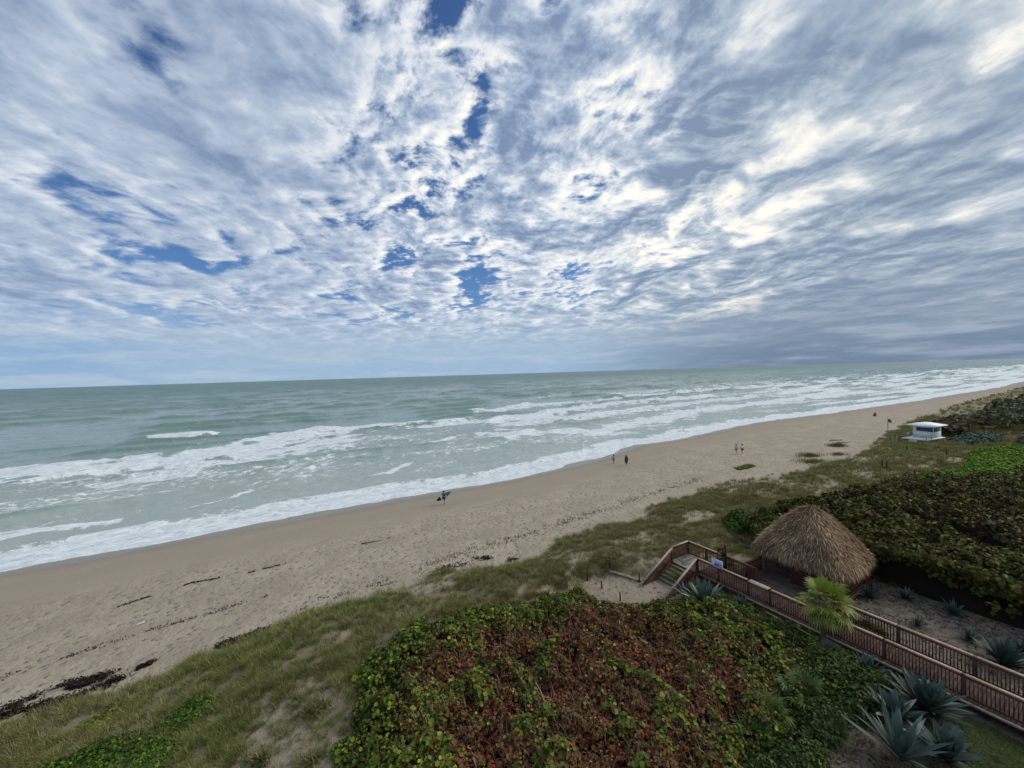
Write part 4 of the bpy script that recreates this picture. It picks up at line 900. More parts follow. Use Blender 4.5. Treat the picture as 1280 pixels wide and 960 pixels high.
# gate frame across the walk
g0, g1 = (26.05, 16.4), (FAR, 16.4)
post(*g1, 1.3, DZ + 1.85, .14)
mb = MB()
for h in (1.02, 1.72, .12): mb.bar(lp(*g0, DZ + h), lp(*g1, DZ + h), .05, .13 if h != 1.72 else .20)
mb.bar(lp(g0[0] + .02, g0[1], DZ + .1), lp(g0[0] + .02, g0[1], DZ + 1.74), .05, .10, (1, 0, 0)); mb.bar(lp(g0[0] + .06, g0[1] + .05, DZ + 1.62), lp(g1[0] - .04, g1[1] + .05, DZ + 1.06), .04, .10)
for k in range(8): mb.box(lp(26.1 + k * .115, 16.385, DZ + .16), lp(26.14 + k * .115, 16.415, DZ + 1.0))
mb.box(lp(26.56, 16.37, DZ + 1.08), lp(26.96, 16.40, DZ + 1.62)); mb.build('gate', m_dark, bw)
# steps down to the sand path
NST, RISE, RUN = 6, .16, .33
for k in range(NST):
    zt = DZ - RISE * (k + 1); t1 = 24.98 - RUN * k
    mb = MB()
    for q_ in (0, 1): mb.box(lp(t1 - RUN + .01 + q_ * .165, 17.42, zt - .04), lp(t1 - RUN + .165 + q_ * .165, 19.34, zt), .002)
    mb.build('tread', m_grey2, bw)
mb = MB(); mb.box(lp(25.15, 18.35, DZ + .002), lp(26.95, 18.75, DZ + .035)); mb.box(lp(25.4, 18.8, DZ + .001), lp(26.9, 19.2, DZ + .028)); mb.build('doormat', m_grey, bw)
for s in (17.36, 19.42):
    slope = .16 / .33; tb = 21.5; zb = DZ - (25.0 - tb) * slope * 1.04
    mb = MB(); mb.bar(lp(25.0, s, DZ - .16), lp(22.4, s, DZ - .16 - 2.6 * slope), .05, .28); mb.build('stringer', m_stain, bw)
    m = MB(); n = 30
    for i in range(n):
        q_ = i / n; t = 25.0 - 3.4 * q_; z = DZ - 3.4 * q_ * slope * 1.04; zlo = max(z + .04, gz1(t, s) - .1)
        if z + .93 > zlo: m.box(lp(t - .019, s - .019, zlo), lp(t + .019, s + .019, z + .95), .001)
    m.build('railing', m_stain, bw)
    mb = MB(); mb.bar(lp(25.02, s, DZ + 1.0), lp(21.35, s, DZ + 1.0 - 3.67 * slope * 1.04), .16, .04); mb.build('cap_rail', m_cap, bw)
    mb = MB(); mb.bar(lp(24.95, s + (.12 if s > 18 else -.12) * -1, DZ + .86), lp(21.6, s - (.12 if s > 18 else -.12), DZ + .86 - 3.35 * slope * 1.04), .04, .05); mb.build('hand_rail', m_stain, bw)
    post(25.0, s, 1.2, DZ + 1.0)

# ---------------------------------------------------------------- sign on the railing post
m_white = mat('white_sign_paint', (0.72, 0.75, 0.80), .4); m_blue = mat('blue_sign_paint', (0.10, 0.20, 0.52), .4); m_navy = mat('navy_sign_paint', (0.02, 0.03, 0.10), .4)
X0, Y0 = Wn(24.99, 15.75); sg = empty('sign', (X0, Y0, DZ + 1.02), R_(30), 'small blue and white notice board fixed to the railing post by the gate', 'sign')
sm = MB(); sm.box((-.03, -.38, -.02), (-.012, .38, .56)); sm.build('panel', m_white, sg)
sm = MB()
for yy in (-.30, -.20, -.09, .02, .15, .27): sm.box((-.036, yy, .46), (-.0305, yy + .065, .52))
for k, zz_ in enumerate((.40, .355)): sm.box((-.036, -.32 + .04 * k, zz_), (-.0305, .30 - .06 * k, zz_ + .018))
sm.box((-.036, -.16, .12), (-.0305, .20, .33)); sm.box((-.036, -.32, .20), (-.0305, -.20, .32))
for zz_ in (.06, .02): sm.box((-.036, -.10, zz_), (-.0305, .33, zz_ + .016))
sm.build('blue_print', m_blue, sg)
sm = MB(); sm.box((-.037, -.27, .03), (-.0306, -.20, .12)); sm.build('dark_symbol', m_navy, sg); sm = MB(); sm.box((-.040, .02, .14), (-.0365, .12, .22)); sm.build('dark_symbol', m_navy, sg)

# ---------------------------------------------------------------- thatched hut
HT, HS = 31.1, 12.75; HA, HB = 2.75, 2.9
X0, Y0 = Wn(HT, HS); hut = empty('thatched_hut', (X0, Y0, 0), R_(30), 'open timber hut with a big shaggy palm thatch roof beside the boardwalk', 'hut')
m_thatch = leaf_mat('thatch_material', .9, .1, 0.0)
ZE, ZA = 3.95, 7.18
def roof_pt(th, q_):
    """q_=0 apex, 1 eave; rounded square plan, slightly bellied slope"""
    c, s = np.cos(th), np.sin(th); pw = 2 + 3.0 * q_
    k = (np.abs(c) ** pw + np.abs(s) ** pw) ** (-1 / pw)
    rr = k * (q_ * 0.97 + 0.015); z = ZA - (ZA - ZE) * (0.58 * q_ + 0.42 * q_ ** 2.0)
    return np.stack([c * rr * HA, s * rr * HB, z], -1)
nth, nq = 72, 16; th = np.linspace(0, 2 * np.pi, nth, endpoint=False); qq = np.linspace(0.0, .97, nq)
T_, Q_ = np.meshgrid(th, qq); P = roof_pt(T_, Q_) - np.array([0, 0, .08]); V = np.concatenate([P.reshape(-1, 3), (P * [.93, .93, 1] - [0, 0, .22]).reshape(-1, 3)])
i = np.arange(nq * nth).reshape(nq, nth); ii = np.roll(i, -1, 1); F = np.stack([i[:-1], i[1:], ii[1:], ii[:-1]], -1).reshape(-1, 4); o_ = nq * nth
F = np.concatenate([F, F[:, ::-1] + o_, np.stack([i[-1], i[-1] + o_, ii[-1] + o_, ii[-1]], -1)])
under = rng.uniform(.7, 1.1, (len(V), 1)) * np.array([[.10, .08, .062]])
roof = link('roof', new_mesh('roof', V, F, m_thatch, True, under), hut)
n = 48000; th = rng.uniform(0, 2 * np.pi, n); q_ = np.sqrt(rng.random(n)); row = np.floor(q_ * 11) / 11 + rng.random(n) * .055; q_ = np.where(rng.random(n) < .55, row, q_); q_ = np.clip(q_, .01, .985)
# thicker along the hips
hip = rng.random(n) < .10; hq = np.round((th - np.pi / 4) / (np.pi / 2)) * np.pi / 2 + np.pi / 4; th = np.where(hip, hq + rng.normal(0, .05, n), th)
P0 = roof_pt(th, q_); P1 = roof_pt(th, np.minimum(q_ + .04, 1.05)); dn = unit(P1 - P0); dn = unit(dn + rng.normal(0, .22, (n, 3))); ln = rng.uniform(.22, .62, n) * np.where(q_ > .9, .9, 1)
out = unit(np.stack([np.cos(th), np.sin(th), np.full(n, .9)], 1)); sd = unit(np.cross(dn, out)); wd = rng.uniform(.007, .020, n)[:, None]
lift = (rng.random(n) ** 2 * .10 + .0)[:, None]; A = P0 + out * lift * .3; B = A + dn * ln[:, None] * .6 + out * lift; sag = np.where(q_ > .86, .18, .03)[:, None] * ln[:, None]
C_ = A + dn * ln[:, None] + out * lift * .8 - np.array([0, 0, 1.]) * sag * 1.6
V = np.stack([A - sd * wd, A + sd * wd, B - sd * wd, B + sd * wd, C_], 1).reshape(-1, 3); i = np.arange(n)[:, None] * 5
F = [i + np.array([[0, 1, 3, 2]]), i + np.array([[2, 3, 4]])]
pc = fbm(th * 3, q_ * 4, 4, 201)[:, None]; base_c = pick([(0.29, .205, .135), (.17, .115, .080), (.40, .30, .205), (.09, .060, .044), (.58, .46, .33)], [4, 4, 3, 3, 1.2], n) * (0.55 + .9 * pc)
base_c = base_c * np.where(q_ < .16, .62, 1)[:, None] * np.array([[1.10, 1.02, .90]])
link('thatch_fringe', new_mesh('thatch_fringe', V, F, m_thatch, False, np.repeat(base_c, 5, 0)), roof)
m_pole = wood('grey_log', (.10, .085, .07), (.17, .145, .12))
for (a, b_) in ((-2.0, 2.1), (-2.0, -2.1), (2.0, 2.1), (2.0, -2.1)):
    mb = MB(); mb.tube([(a, b_, 1.3), (a, b_, 3.0), (a, b_, 4.2)], [.11, .10, .09], 10); mb.build('post', m_pole, hut, True)
mb = MB()
for b_ in (-2.1, 2.1): mb.tube([(-2.0, b_, 4.16), (2.0, b_, 4.16)], .07, 8)
for a in (-2.0, 2.0): mb.tube([(a, -2.1, 4.28), (a, 2.1, 4.28)], .07, 8)
for sx in (-1, 1):
    for sy in (-1, 1): mb.tube([(sx * 1.85, sy * 1.95, 4.2), (0, 0, 6.4)], .05, 6)
mb.build('roof_frame', m_pole, hut, True)
mb = MB(); a = -3.95
while a < 2.5: mb.box((a, -2.5, DZ - .05), (a + .135, 2.35, DZ - .008), .002); a += .145
mb.build('floor', m_deck, hut)
mb = MB()
for yy in (-2.48, 2.33): mb.box((-3.95, yy - .03, DZ - .32), (2.5, yy + .03, DZ - .052))
mb.box((2.48, -2.5, DZ - .32), (2.53, 2.35, DZ - .052)); mb.build('joists', m_dark, hut)
def hrail(p, q):
    m = MB(); ln = math.dist(p, q); k = int(ln / .115)
    for i_ in range(k + 1):
        x_ = p[0] + (q[0] - p[0]) * i_ / k; y_ = p[1] + (q[1] - p[1]) * i_ / k; m.box((x_ - .019, y_ - .019, DZ), (x_ + .019, y_ + .019, DZ + .95), .001)
    m.bar((*p, DZ + .12), (*q, DZ + .12), .04, .09); m.bar((*p, DZ + .88), (*q, DZ + .88), .04, .09); m.bar((*p, DZ + 1.0), (*q, DZ + 1.0), .18, .045)
    m.build('railing', m_stain, hut)
hrail((-3.9, 2.3), (2.45, 2.3)); hrail((2.45, 2.22), (2.45, -2.4)); hrail((2.36, -2.46), (-1.9, -2.46)); hrail((-2.05, -2.40), (-2.05, .35)); hrail((-3.9, -2.46), (-2.15, -2.46))
def bench(p, q, w=.42):
    """a long slatted bench seat with a leaning back along the rail"""
    m = MB(); d_ = Vector((q[0] - p[0], q[1] - p[1], 0)).normalized(); nn = Vector((-d_.y, d_.x, 0))
    for k in range(4):
        o = nn * (w * (k + .5) / 4); m.bar((p[0] + o.x, p[1] + o.y, DZ + .45), (q[0] + o.x, q[1] + o.y, DZ + .45), w / 4 - .012, .04)
    L_ = math.dist(p, q); k = max(2, int(L_ / 1.1) + 1)
    for i_ in range(k):
        c = Vector((p[0], p[1], 0)) + d_ * (.1 + (L_ - .2) * i_ / (k - 1)) + nn * w * .5
        m.box((c.x - .05, c.y - .05, DZ), (c.x + .05, c.y + .05, DZ + .43))
    m.build('bench', m_deck, hut)
bench((2.3, 2.15), (-1.9, 2.15)); bench((2.3, -2.2), (2.3, 2.1)); bench((-1.8, -2.32), (2.2, -2.32))
# picnic table in the hut
m_tab = wood('brown_table_timber', (.13, .07, .05), (.20, .115, .08))
X1, Y1 = Wn(HT + .1, HS - .2); tb = empty('picnic_table', (X1, Y1, DZ), R_(30), 'brown picnic table standing under the thatched roof', 'table')
m = MB()
for k in range(5): m.box((-.37 + k * .15, -.9, .72), (-.235 + k * .15, .9, .76))
m.build('table_top', m_tab, tb)
for sx in (-1, 1): m = MB(); m.box((sx * .72 - .14, -.9, .42), (sx * .72 + .14, .9, .46)); m.build('seat', m_tab, tb)
for sy in (-.65, .65):
    m = MB(); m.bar((-.3, sy, .70), (-.7, sy, 0), .05, .1, (0, 1, 0)); m.bar((.3, sy, .70), (.7, sy, 0), .05, .1, (0, 1, 0)); m.bar((-.8, sy, .38), (.8, sy, .38), .05, .1); m.build('leg', m_tab, tb)

# ---------------------------------------------------------------- path edging, rope posts
def rope_post(t, s, h, lb):
    X0, Y0 = Wn(t, s); m = MB(); m.tube([(0, 0, -.3), (.01, 0, h * .5), (0, .01, h)], [.055, .05, .045], 8)
    m.build('rope_post', m_dark, None, True, loc=(X0, Y0, gz1(t, s)), label=lb, cat='post', group='short posts along the sand path')
rp = [(18.7, 22.0, .85, 'tallest short post at the beach end of the sand path, left side'), (20.9, 21.9, .8, 'short post at the beach end of the pale timber edging'), (21.9, 19.9, .75, 'short post at the foot of the steps by the upper step rail'),
      (19.0, 20.8, .55, 'low post beside the path next to the tallest short post'), (19.0, 19.0, .6, 'low post where the path meets the green rim of the thicket'), (19.2, 16.6, .6, 'short post at the inner corner of the path near the thicket'), (21.6, 16.6, .75, 'short post at the bottom end of the lower step rail')]
for a in rp: rope_post(*a)
def pt3(t, s, h): X_, Y_ = Wn(t, s); return Vector((X_, Y_, gz1(t, s) + h))
m_rope = mat('rope_material', (.10, .085, .07), .9)
def rope(a, b_, ha, hb, lb):
    A, B = pt3(*a, ha), pt3(*b_, hb); pts = [A.lerp(B, q_ / 10) - Vector((0, 0, .22 * math.sin(math.pi * q_ / 10))) - A for q_ in range(11)]
    m = MB(); m.tube(pts, .014, 6); m.build('rope', m_rope, None, True, loc=A, label=lb, cat='rope')
rope(rp[1][:2], rp[2][:2], .7, .65, 'sagging dark rope between the posts above the pale timber edging'); rope(rp[0][:2], rp[3][:2], .75, .45, 'short rope between the two posts at the beach end of the path')
for (a, b_, lb) in [((20.6, 21.7), (21.3, 20.9), 'weathered pale log at the beach end of the path edging'), ((21.35, 20.85), (21.75, 20.3), 'weathered pale log in the middle of the path edging'), ((21.8, 20.2), (22.1, 19.7), 'weathered pale log of the path edging nearest the steps'),
                    ((21.3, 16.9), (20.4, 16.5), 'pale curved log edging the path below the lower step rail')]:
    A, B = pt3(*a, .10), pt3(*b_, .10); m = MB(); m.tube([(0, 0, 0), tuple((B - A) * .5 + Vector((.02, .03, .02))), tuple(B - A)], [.085, .095, .08], 8)
    m.build('edging_log', m_cap, None, True, loc=A, label=lb, cat='log', group='pale logs edging the sand path')
A, B = pt3(24.3, 12.3, 1.15 - .75), pt3(24.3, 9.4, .35); m = MB(); m.tube([(0, 0, 0), tuple(B - A)], .03, 8); m.build('pipe', m_cap, None, True, loc=A, label='thin pale pipe running along the ground under the near railing', cat='pipe')
A = pt3(14.6, 9.0, 1.2) ; 
for (t, s, ln, az, lb) in [(9.0, 13.6, 1.1, 1.9, 'pale bare stick lying on the red thicket in the middle'), (14.5, 8.6, .9, 2.4, 'pale stick standing out of the thicket near its lower right edge'), (12.2, 7.3, .5, -.4, 'short pale stick at the bottom edge of the red thicket')]:
    z_ = gz1(t, s) + float(thk_h(np.array([t]), np.array([s]))[0]) + .03; X0, Y0 = Wn(t, s); m = MB(); e = Vector((math.cos(az), math.sin(az), .12)) * ln
    m.tube([(0, 0, 0), tuple(e * .5 + Vector((.05, -.08, .03))), tuple(e)], [.02, .017, .008], 6); m.build('stick', m_cap, None, True, loc=(X0, Y0, z_), label=lb, cat='stick')
X0, Y0 = Wn(-9.3, 33.8); m = MB(); m.tube([(0, 0, 0), (.3, .32, .02)], .03, 6); m.build('driftwood', m_white, None, True, loc=(X0, Y0, gz1(-9.3, 33.8) + .04), label='small white stick of driftwood alone on the near left sand', cat='driftwood')

# ---------------------------------------------------------------- lifeguard tower
m_paint = mat('tower_paint', (.66, .70, .70), .6, build=lambda nt_, b: L(nt_, mixc(nt_, noise(nt_, objc(nt_), 2.0, 5, .6).step(.35, .75) * .6, (.70, .74, .74), (.50, .54, .53)), b, 'Base Color'))
m_roofp = mat('tower_roof_paint', (.82, .84, .85), .5); m_glass = mat('dark_glass', (.03, .045, .055), .12, .6)
TT, TS_ = 104.5, 23.8
from math import atan2
tz = gz1(TT, TS_); X0, Y0 = Wn(TT, TS_)
tower = empty('lifeguard_tower', (X0, Y0, tz), R_(22), 'small white lifeguard tower with a flat hipped roof and dark windows on the dune', 'tower')
tower.scale = (.86, .86, .86); FZ = 1.0; CW, CD = 3.3, 3.3     # cabin: x = along the camera side, local -y faces the camera side
m = MB(); m.box((-5.4, -2.1, FZ - .15), (2.1, 2.1, FZ)); m.build('deck', m_paint, tower)
for (a, b_) in ((-5.2, -1.9), (-5.2, 1.9), (-1.8, -1.9), (-1.8, 1.9), (1.9, -1.9), (1.9, 1.9)):
    m = MB(); m.box((a - .09, b_ - .09, -.5), (a + .09, b_ + .09, FZ - .152)); m.build('leg', m_grey, tower)
m = MB(); h0, h1 = FZ, FZ + 2.6; x0, x1, y0, y1 = -CW / 2, CW / 2, -CD / 2, CD / 2; o2 = .28
def quadbox(m, P, th_, nv):
    P = [Vector(p) for p in P]; nv = Vector(nv).normalized() * th_; V = [tuple(p) for p in P] + [tuple(p - nv) for p in P]
    m.add(V, [(0, 1, 2, 3), (7, 6, 5, 4), (0, 4, 5, 1), (1, 5, 6, 2), (2, 6, 7, 3), (3, 7, 4, 0)])
# walls lean outward toward the top on the window side
wl0, wl1 = h0 + 1.35, h0 + 2.2
m.box((x0, y0, h0), (x1, y0 + .08, wl0)); m.box((x0, y1 - .08, h0), (x1, y1, h1)); m.box((x1 - .08, y0 + .082, h0), (x1, y1 - .082, h1)); m.box((x0, y0 + .082, h0), (x0 + .08, y1 - .082, wl0))
m.box((x0, y0 - .002, wl1), (x1, y0 + .08, h1)); m.box((x0 - .002, y0 + .082, wl1), (x0 + .08, y1 - .082, h1))
for a in (x0, x0 + 1.9, x1 - .75): m.box((a, y0 + .001, wl0 + .001), (a + (.10 if a < 0 else (.12 if a < .5 else .75)), y0 + .079, wl1 - .001))
m.box((x0 + .001, y1 - .6, wl0 + .001), (x0 + .079, y1 - .083, wl1 - .001)); m.build('cabin', m_paint, tower)
for k in range(7):
    pass
m = MB()
for k in range(6): m.box((x0 - .012, y0 - .014, h0 + .06 + k * .18), (x1 + .005, y0 - .002, h0 + .085 + k * .18))
m.build('siding', m_roofp, tower)
m = MB(); m.box((x0 + .11, y0 + .04, wl0), (x0 + 1.89, y0 + .055, wl1)); m.build('window', m_glass, tower)
m = MB(); m.box((x0 + 2.03, y0 + .04, wl0), (x1 - .76, y0 + .055, wl1)); m.build('window', m_glass, tower)
m = MB(); m.box((x0 + .03, y0 + .09, wl0), (x0 + .045, y1 - .61, wl1)); m.build('window', m_glass, tower)
m = MB(); e = .85; zr = h1; V = [(x0 - e * 1.5, y0 - e, zr), (x1 + e * .8, y0 - e, zr), (x1 + e * .8, y1 + e, zr), (x0 - e * 1.5, y1 + e, zr)]
V = V + [(a, b_, c + .12) for a, b_, c in V] + [(-.6, -.4, zr + .62), (.6, -.4, zr + .62), (.6, .4, zr + .62), (-.6, .4, zr + .62)]
m.add(V, [(3, 2, 1, 0), (0, 1, 5, 4), (1, 2, 6, 5), (2, 3, 7, 6), (3, 0, 4, 7), (4, 5, 9, 8), (5, 6, 10, 9), (6, 7, 11, 10), (7, 4, 8, 11), (8, 9, 10, 11)]); m.build('roof', m_roofp, tower)
m = MB()
for z_ in (.5, .98): m.bar((-5.35, -2.0, FZ + z_), (x0, -2.0, FZ + z_), .05, .07); m.bar((-5.35, 2.0, FZ + z_), (x0, 2.0, FZ + z_), .05, .07); m.bar((-5.35, -2.0, FZ + z_), (-5.35, 2.0, FZ + z_), .05, .07)
for a in (-5.35, -3.5): m.box((a - .04, -2.04, FZ), (a + .04, -1.96, FZ + 1.0)); m.box((a - .04, 1.96, FZ), (a + .04, 2.04, FZ + 1.0))
m.build('railing', m_grey, tower)
m = MB(); m.bar((-5.4, 0, FZ - .06), (-9.2, -.8, -.1), 1.3, .08); m.build('ramp', m_grey, tower)
def pole(name, t, s, h, rad, lb, m_, cat='pole', flag=False, group=None):
    X0, Y0 = Wn(t, s); m = MB(); m.tube([(0, 0, -.4), (0, 0, h)], rad, 8)
    if not flag: return m.build(name, m_, None, True, loc=(X0, Y0, gz1(t, s)), label=lb, cat=cat, group=group)
    e = empty(name, (X0, Y0, gz1(t, s)), 0, lb, cat); m.build('mast', m_, e, True)
    f_ = MB(); q = 8; V = []; 
    for i_ in range(q + 1):
        for k in (0, 1): V.append((.05 + i_ * .09, .10 * math.sin(i_ * .9), h - .1 - k * .62 - i_ * .05)); 
    V += [(a, b_ + .012, c) for a, b_, c in V]; n_ = 2 * (q + 1)
    F = [(2 * i_, 2 * i_ + 2, 2 * i_ + 3, 2 * i_ + 1) for i_ in range(q)] + [(n_ + 2 * i_ + 1, n_ + 2 * i_ + 3, n_ + 2 * i_ + 2, n_ + 2 * i_) for i_ in range(q)]
    f_.add(V, F); f_.build('flag', mat('flag_cloth', (.14, .10, .11), .9), e)
pole('flag_pole', 98.4, 27.6, 4.6, .06, 'slim pole with a small drooping dark flag left of the lifeguard tower', m_grey, 'pole', True)
for (t, s, h, lb) in [(92.0, 25.2, 1.9, 'thin pale post in the grass below the tower, left one'), (90.2, 24.2, 2.2, 'thin pale post in the grass below the tower, taller right one'), (89.0, 22.6, .9, 'short dark post in the dune grass just right of the two pale posts'),
                      (68.2, 16.6, 1.3, 'dark post in a sandy gap above the hedge top'), (72.3, 20.9, 1.1, 'left of two dark stumps standing together in the brown grass'), (71.9, 20.3, 1.1, 'right of two dark stumps standing together in the brown grass'), (88.0, 17.9, 1.2, 'dark post in the grass left of the lime green mound')]:
    pole('marker_post', t, s, h, .09 if h < 1.5 else .06, lb, m_dark if h < 1.5 else m_grey, 'post')
for (a, b_, lb) in [((94.5, 35.2), (97.5, 34.2), 'upper pale timber log lying on the sand left of the tower'), ((92.5, 33.4), (95.5, 32.4), 'lower pale timber log lying on the sand left of the tower')]:
    A, B = pt3(*a, .12), pt3(*b_, .12); m = MB(); m.tube([(0, 0, 0), tuple(B - A)], .16, 8); m.build('driftwood_log', m_cap, None, True, loc=A, label=lb, cat='log')
A = pt3(150, 45, .3); m = MB(); m.tube([(0, 0, -.5), (.1, 0, .3), (.25, .1, .8)], [.42, .34, .16], 8); m.tube([(0, 0, .1), (.8, .2, .5)], [.20, .1], 6); m.build('tree_stump', m_pole, None, True, loc=A, label='dark stump standing on the open beach far beyond the tower', cat='stump')

# ---------------------------------------------------------------- people
m_skin = mat('skin', (.36, .21, .14), .6)
def skinned(name, verts, edges, radii, m_, parent, root=0, lv=1):
    me = bpy.data.meshes.new(name); me.from_pydata(verts, edges, []); me.materials.append(m_)
    o = link(name, me, parent); md = o.modifiers.new('skin', 'SKIN'); md.use_smooth_shade = True
    sv = me.skin_vertices[0].data
    for v, r__ in zip(sv, radii): v.radius = (r__, r__) if not isinstance(r__, tuple) else r__
    sv[root].use_root = True
    ss_ = o.modifiers.new('sub', 'SUBSURF'); ss_.levels = lv; ss_.render_levels = lv; return o
def person(loc, rz, lb, shirt, shorts, hair, stride=.16, arms='swing', h=1.72, sleeves=True, longhair=False, group=None):
    e = empty('person', loc, rz, lb, 'person', group); k = h / 1.75; S = lambda *a: tuple(q_ * k for q_ in a)
    f1, f2 = stride, -stride
    J = {'pel': (0, 0, .95), 'waist': (0, 0, 1.12), 'chest': (0, .01, 1.34), 'neckb': (0, 0, 1.46), 'neck': (0, .01, 1.52), 'head1': (0, .02, 1.60), 'head2': (0, .025, 1.68), 'head3': (0, .01, 1.735),
         'nose': (0, .115, 1.635), 'hl': (-.09, 0, .90), 'kl': (-.10, f1 * .75 + .03, .50), 'al': (-.10, f1 - .03, .09), 'tl': (-.11, f1 + .15, .03), 'hr': (.09, 0, .90), 'kr': (.10, f2 * .55 + .03, .50), 'ar': (.10, f2 - .04, .10), 'tr': (.11, f2 + .12, .03),
         'sl': (-.19, 0, 1.42), 'sr': (.19, 0, 1.42)}
    if arms == 'swing': J.update({'el': (-.25, -.08 * (1 if f1 > 0 else -1), 1.14), 'wl': (-.25, -.02 - f1 * .6, .90), 'hl2': (-.245, .02 - f1 * .6, .80), 'er': (.25, .04, 1.14), 'wr': (.25, .10 + f1 * .6, .91), 'hr2': (.245, .14 + f1 * .6, .81)})
    elif arms == 'board': J.update({'el': (-.32, -.05, 1.18), 'wl': (-.30, .10, .96), 'hl2': (-.24, .12, .89), 'er': (.26, -.06, 1.15), 'wr': (.27, .10, .93), 'hr2': (.26, .14, .83)})
    E = [('pel', 'waist'), ('waist', 'chest'), ('chest', 'neckb'), ('neckb', 'neck'), ('neck', 'head1'), ('head1', 'head2'), ('head2', 'head3'), ('head1', 'nose'), ('pel', 'hl'), ('hl', 'kl'), ('kl', 'al'), ('al', 'tl'), ('pel', 'hr'), ('hr', 'kr'), ('kr', 'ar'), ('ar', 'tr'),
         ('chest', 'sl'), ('sl', 'el'), ('el', 'wl'), ('wl', 'hl2'), ('chest', 'sr'), ('sr', 'er'), ('er', 'wr'), ('wr', 'hr2')]
    RD = {'pel': .13, 'waist': .12, 'chest': .135, 'neckb': .09, 'neck': .05, 'head1': .075, 'head2': .09, 'head3': .06, 'nose': .014, 'hl': .09, 'kl': .058, 'al': .038, 'tl': .035, 'hr': .09, 'kr': .058, 'ar': .038, 'tr': .035, 'sl': .058, 'el': .04, 'wl': .028, 'hl2': .032, 'sr': .058, 'er': .04, 'wr': .028, 'hr2': .032}
    names = list(J); 
    def sub(nm, keys, m_, grow, over={}):
        ks = [k_ for k_ in names if k_ in keys]; V = [S(*(over.get(q_) or J[q_])) for q_ in ks]; ed = [(ks.index(a), ks.index(b_)) for a, b_ in E if a in ks and b_ in ks]
        return skinned(nm, V, ed, [(RD[q_] + grow) * k for q_ in ks], m_, e)
    sub('body', names, m_skin, 0)
    def mid(a, b_, q_): return tuple(J[a][i_] + (J[b_][i_] - J[a][i_]) * q_ for i_ in range(3))
    if shirt: sub('shirt', ['pel', 'waist', 'chest', 'neckb', 'sl', 'sr', 'el', 'er'], shirt, .022, {'el': mid('sl', 'el', .95 if sleeves == 'long' else .55), 'er': mid('sr', 'er', .95 if sleeves == 'long' else .55), 'pel': (0, 0, 1.0)})
    if shorts: sub('shorts', ['pel', 'hl', 'hr', 'kl', 'kr'], shorts, .026, {'kl': mid('hl', 'kl', .75), 'kr': mid('hr', 'kr', .75)})
    hv = [S(0, -.005, 1.70), S(0, -.03, 1.62), S(0, -.05, 1.42 if longhair else 1.55), S(0, .03, 1.745)]
    skinned('hair', hv, [(0, 1), (1, 2), (0, 3)], [.098 * k, .085 * k, .05 * k, .075 * k], hair, e)
    return e
m_dkhair = mat('dark_hair', (.03, .022, .018), .7); m_wet = mat('dark_blue_rash_vest', (.03, .055, .10), .7); m_blk = mat('black_cloth', (.02, .02, .022), .8)
m_tee = mat('white_tee', (.75, .75, .76), .8); m_lav = mat('pale_lilac_tee', (.50, .47, .55), .8); m_grn = mat('grey_green_cloth', (.16, .18, .15), .85); m_teal = mat('pale_teal_top', (.30, .38, .37), .85); m_tan = mat('tan_shorts', (.22, .17, .13), .85)
def onsand(t, s): X_, Y_ = Wn(t, s); return (X_, Y_, gz1(t, s))
p1 = onsand(16.3, 46.3); person(p1, R_(-25), 'surfer in a dark blue top and dark shorts walking by the water with a board', m_wet, m_blk, m_dkhair, .20, 'board')
p2 = onsand(49.1, 46.9); person(p2, R_(150), 'person walking behind a dark upright board on the damp sand', m_grn, m_tan, m_dkhair, .16, 'board')
p3 = onsand(48.8, 49.6); person(p3, R_(140), 'slim person in a pale top alone at the edge of the wet sand', m_teal, m_grn, m_dkhair, .10, 'swing', 1.6)
p4 = onsand(69.5, 39.9); person(p4, R_(110), 'walker in a pale lilac shirt, left one of the pair on the upper sand', m_lav, m_tan, m_dkhair, .16)
p5 = onsand(70.3, 39.3); person(p5, R_(105), 'walker in a white shirt and black shorts, right one of the pair', m_tee, m_blk, m_dkhair, .16)
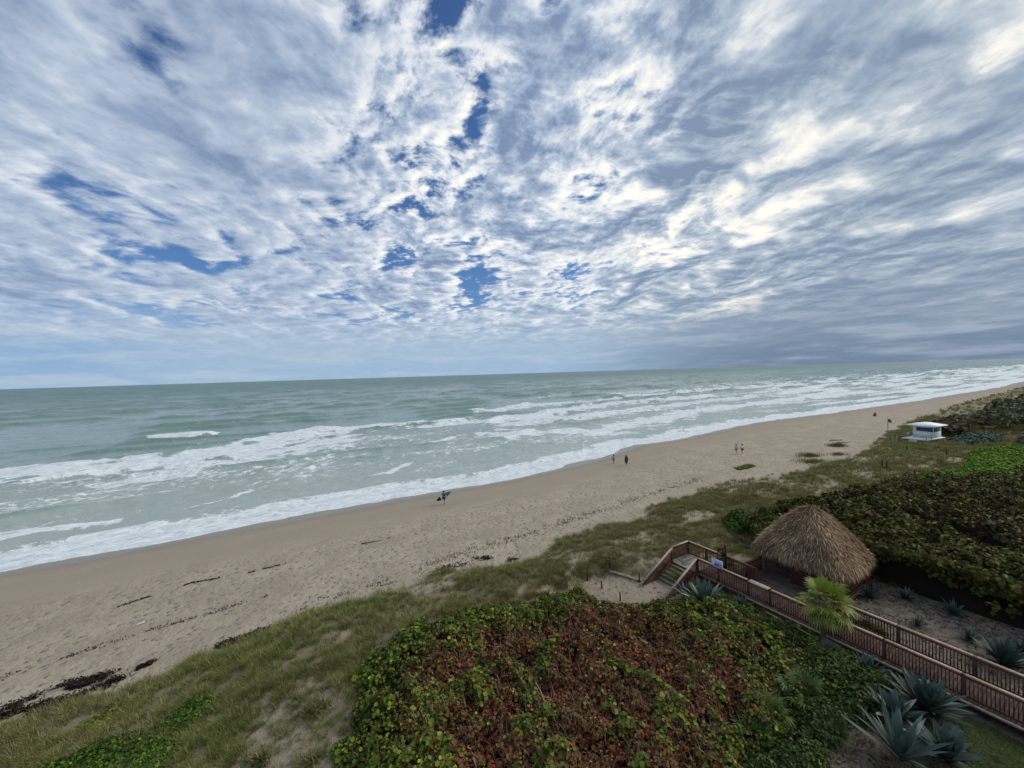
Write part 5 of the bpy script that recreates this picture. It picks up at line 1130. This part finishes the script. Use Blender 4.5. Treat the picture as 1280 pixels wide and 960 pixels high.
def surfboard(loc, ln, wd, dirv, upv, mats, lb, rocker=.05):
    """a shaped board: dirv = nose direction, upv = deck normal"""
    dv_ = Vector(dirv).normalized(); nv = Vector(upv); nv = (nv - dv_ * nv.dot(dv_)).normalized(); sv_ = dv_.cross(nv)
    rot = Matrix((sv_, dv_, nv)).transposed().to_4x4(); e = empty('surfboard', loc, 0, lb, 'surfboard'); e.rotation_euler = rot.to_euler()
    n_, mm = 22, 12; V = []; F = []
    for i_ in range(n_ + 1):
        q_ = i_ / n_; y_ = (q_ - .5) * ln; w_ = wd / 2 * (max(0, 1 - abs(2 * q_ - .96) ** 2.3)) ** .62 + .004; th_ = .036 * min(1, (w_ / (wd / 2)) ** .6) + .003; zc_ = rocker * (2 * q_ - 1) ** 2 * (1.5 if q_ > .5 else .7)
        for j in range(mm): a = 2 * math.pi * j / mm; V.append((math.cos(a) * w_, y_, zc_ + math.sin(a) * th_))
    def seg(i0, i1, nm, m_):
        sm_ = MB(); Vs = V[i0 * mm:(i1 + 1) * mm]; k = i1 - i0
        sm_.add(Vs, [(i_ * mm + j, i_ * mm + (j + 1) % mm, (i_ + 1) * mm + (j + 1) % mm, (i_ + 1) * mm + j) for i_ in range(k) for j in range(mm)]); return sm_.build(nm, m_, e, True)
    for (i0, i1, nm, m_) in mats: seg(i0, i1, nm, m_)
    m = MB()
    for sx in (-.12, 0, .12): m.add([(sx - .006, -ln * .42, -.03), (sx + .006, -ln * .42, -.03), (sx + .004, -ln * .36, -.03), (sx - .004, -ln * .47, -.15), (sx + .004, -ln * .47, -.15), (sx - .004, -ln * .36, -.03)], [(0, 1, 4), (0, 4, 3), (5, 0, 3), (2, 4, 1), (2, 5, 3), (2, 3, 4)])
    m.build('fin', m_blk, e); return e
m_bw = mat('white_board', (.70, .74, .78), .3); m_bb = mat('blue_board', (.10, .20, .30), .3); m_bk = mat('black_board', (.03, .03, .035), .35); m_bg = mat('dark_olive_board', (.05, .05, .042), .45)
surfboard((p1[0] - .05, p1[1] + .34, p1[2] + 1.0), 2.1, .54, (.86, .10, .50), (0.1, -1, .1), [(0, 6, 'black_tail', m_bk), (6, 14, 'white_middle', m_bw), (14, 22, 'blue_nose', m_bb)], 'black white and blue surfboard held slanting by the surfer')
surfboard((p2[0] - .08, p2[1] - .28, p2[2] + 1.10), 1.45, .56, (.04, 0, 1), (-.3, -1, 0), [(0, 22, 'board', m_bg)], 'dark board held upright in front of the walking person')
#@@END4
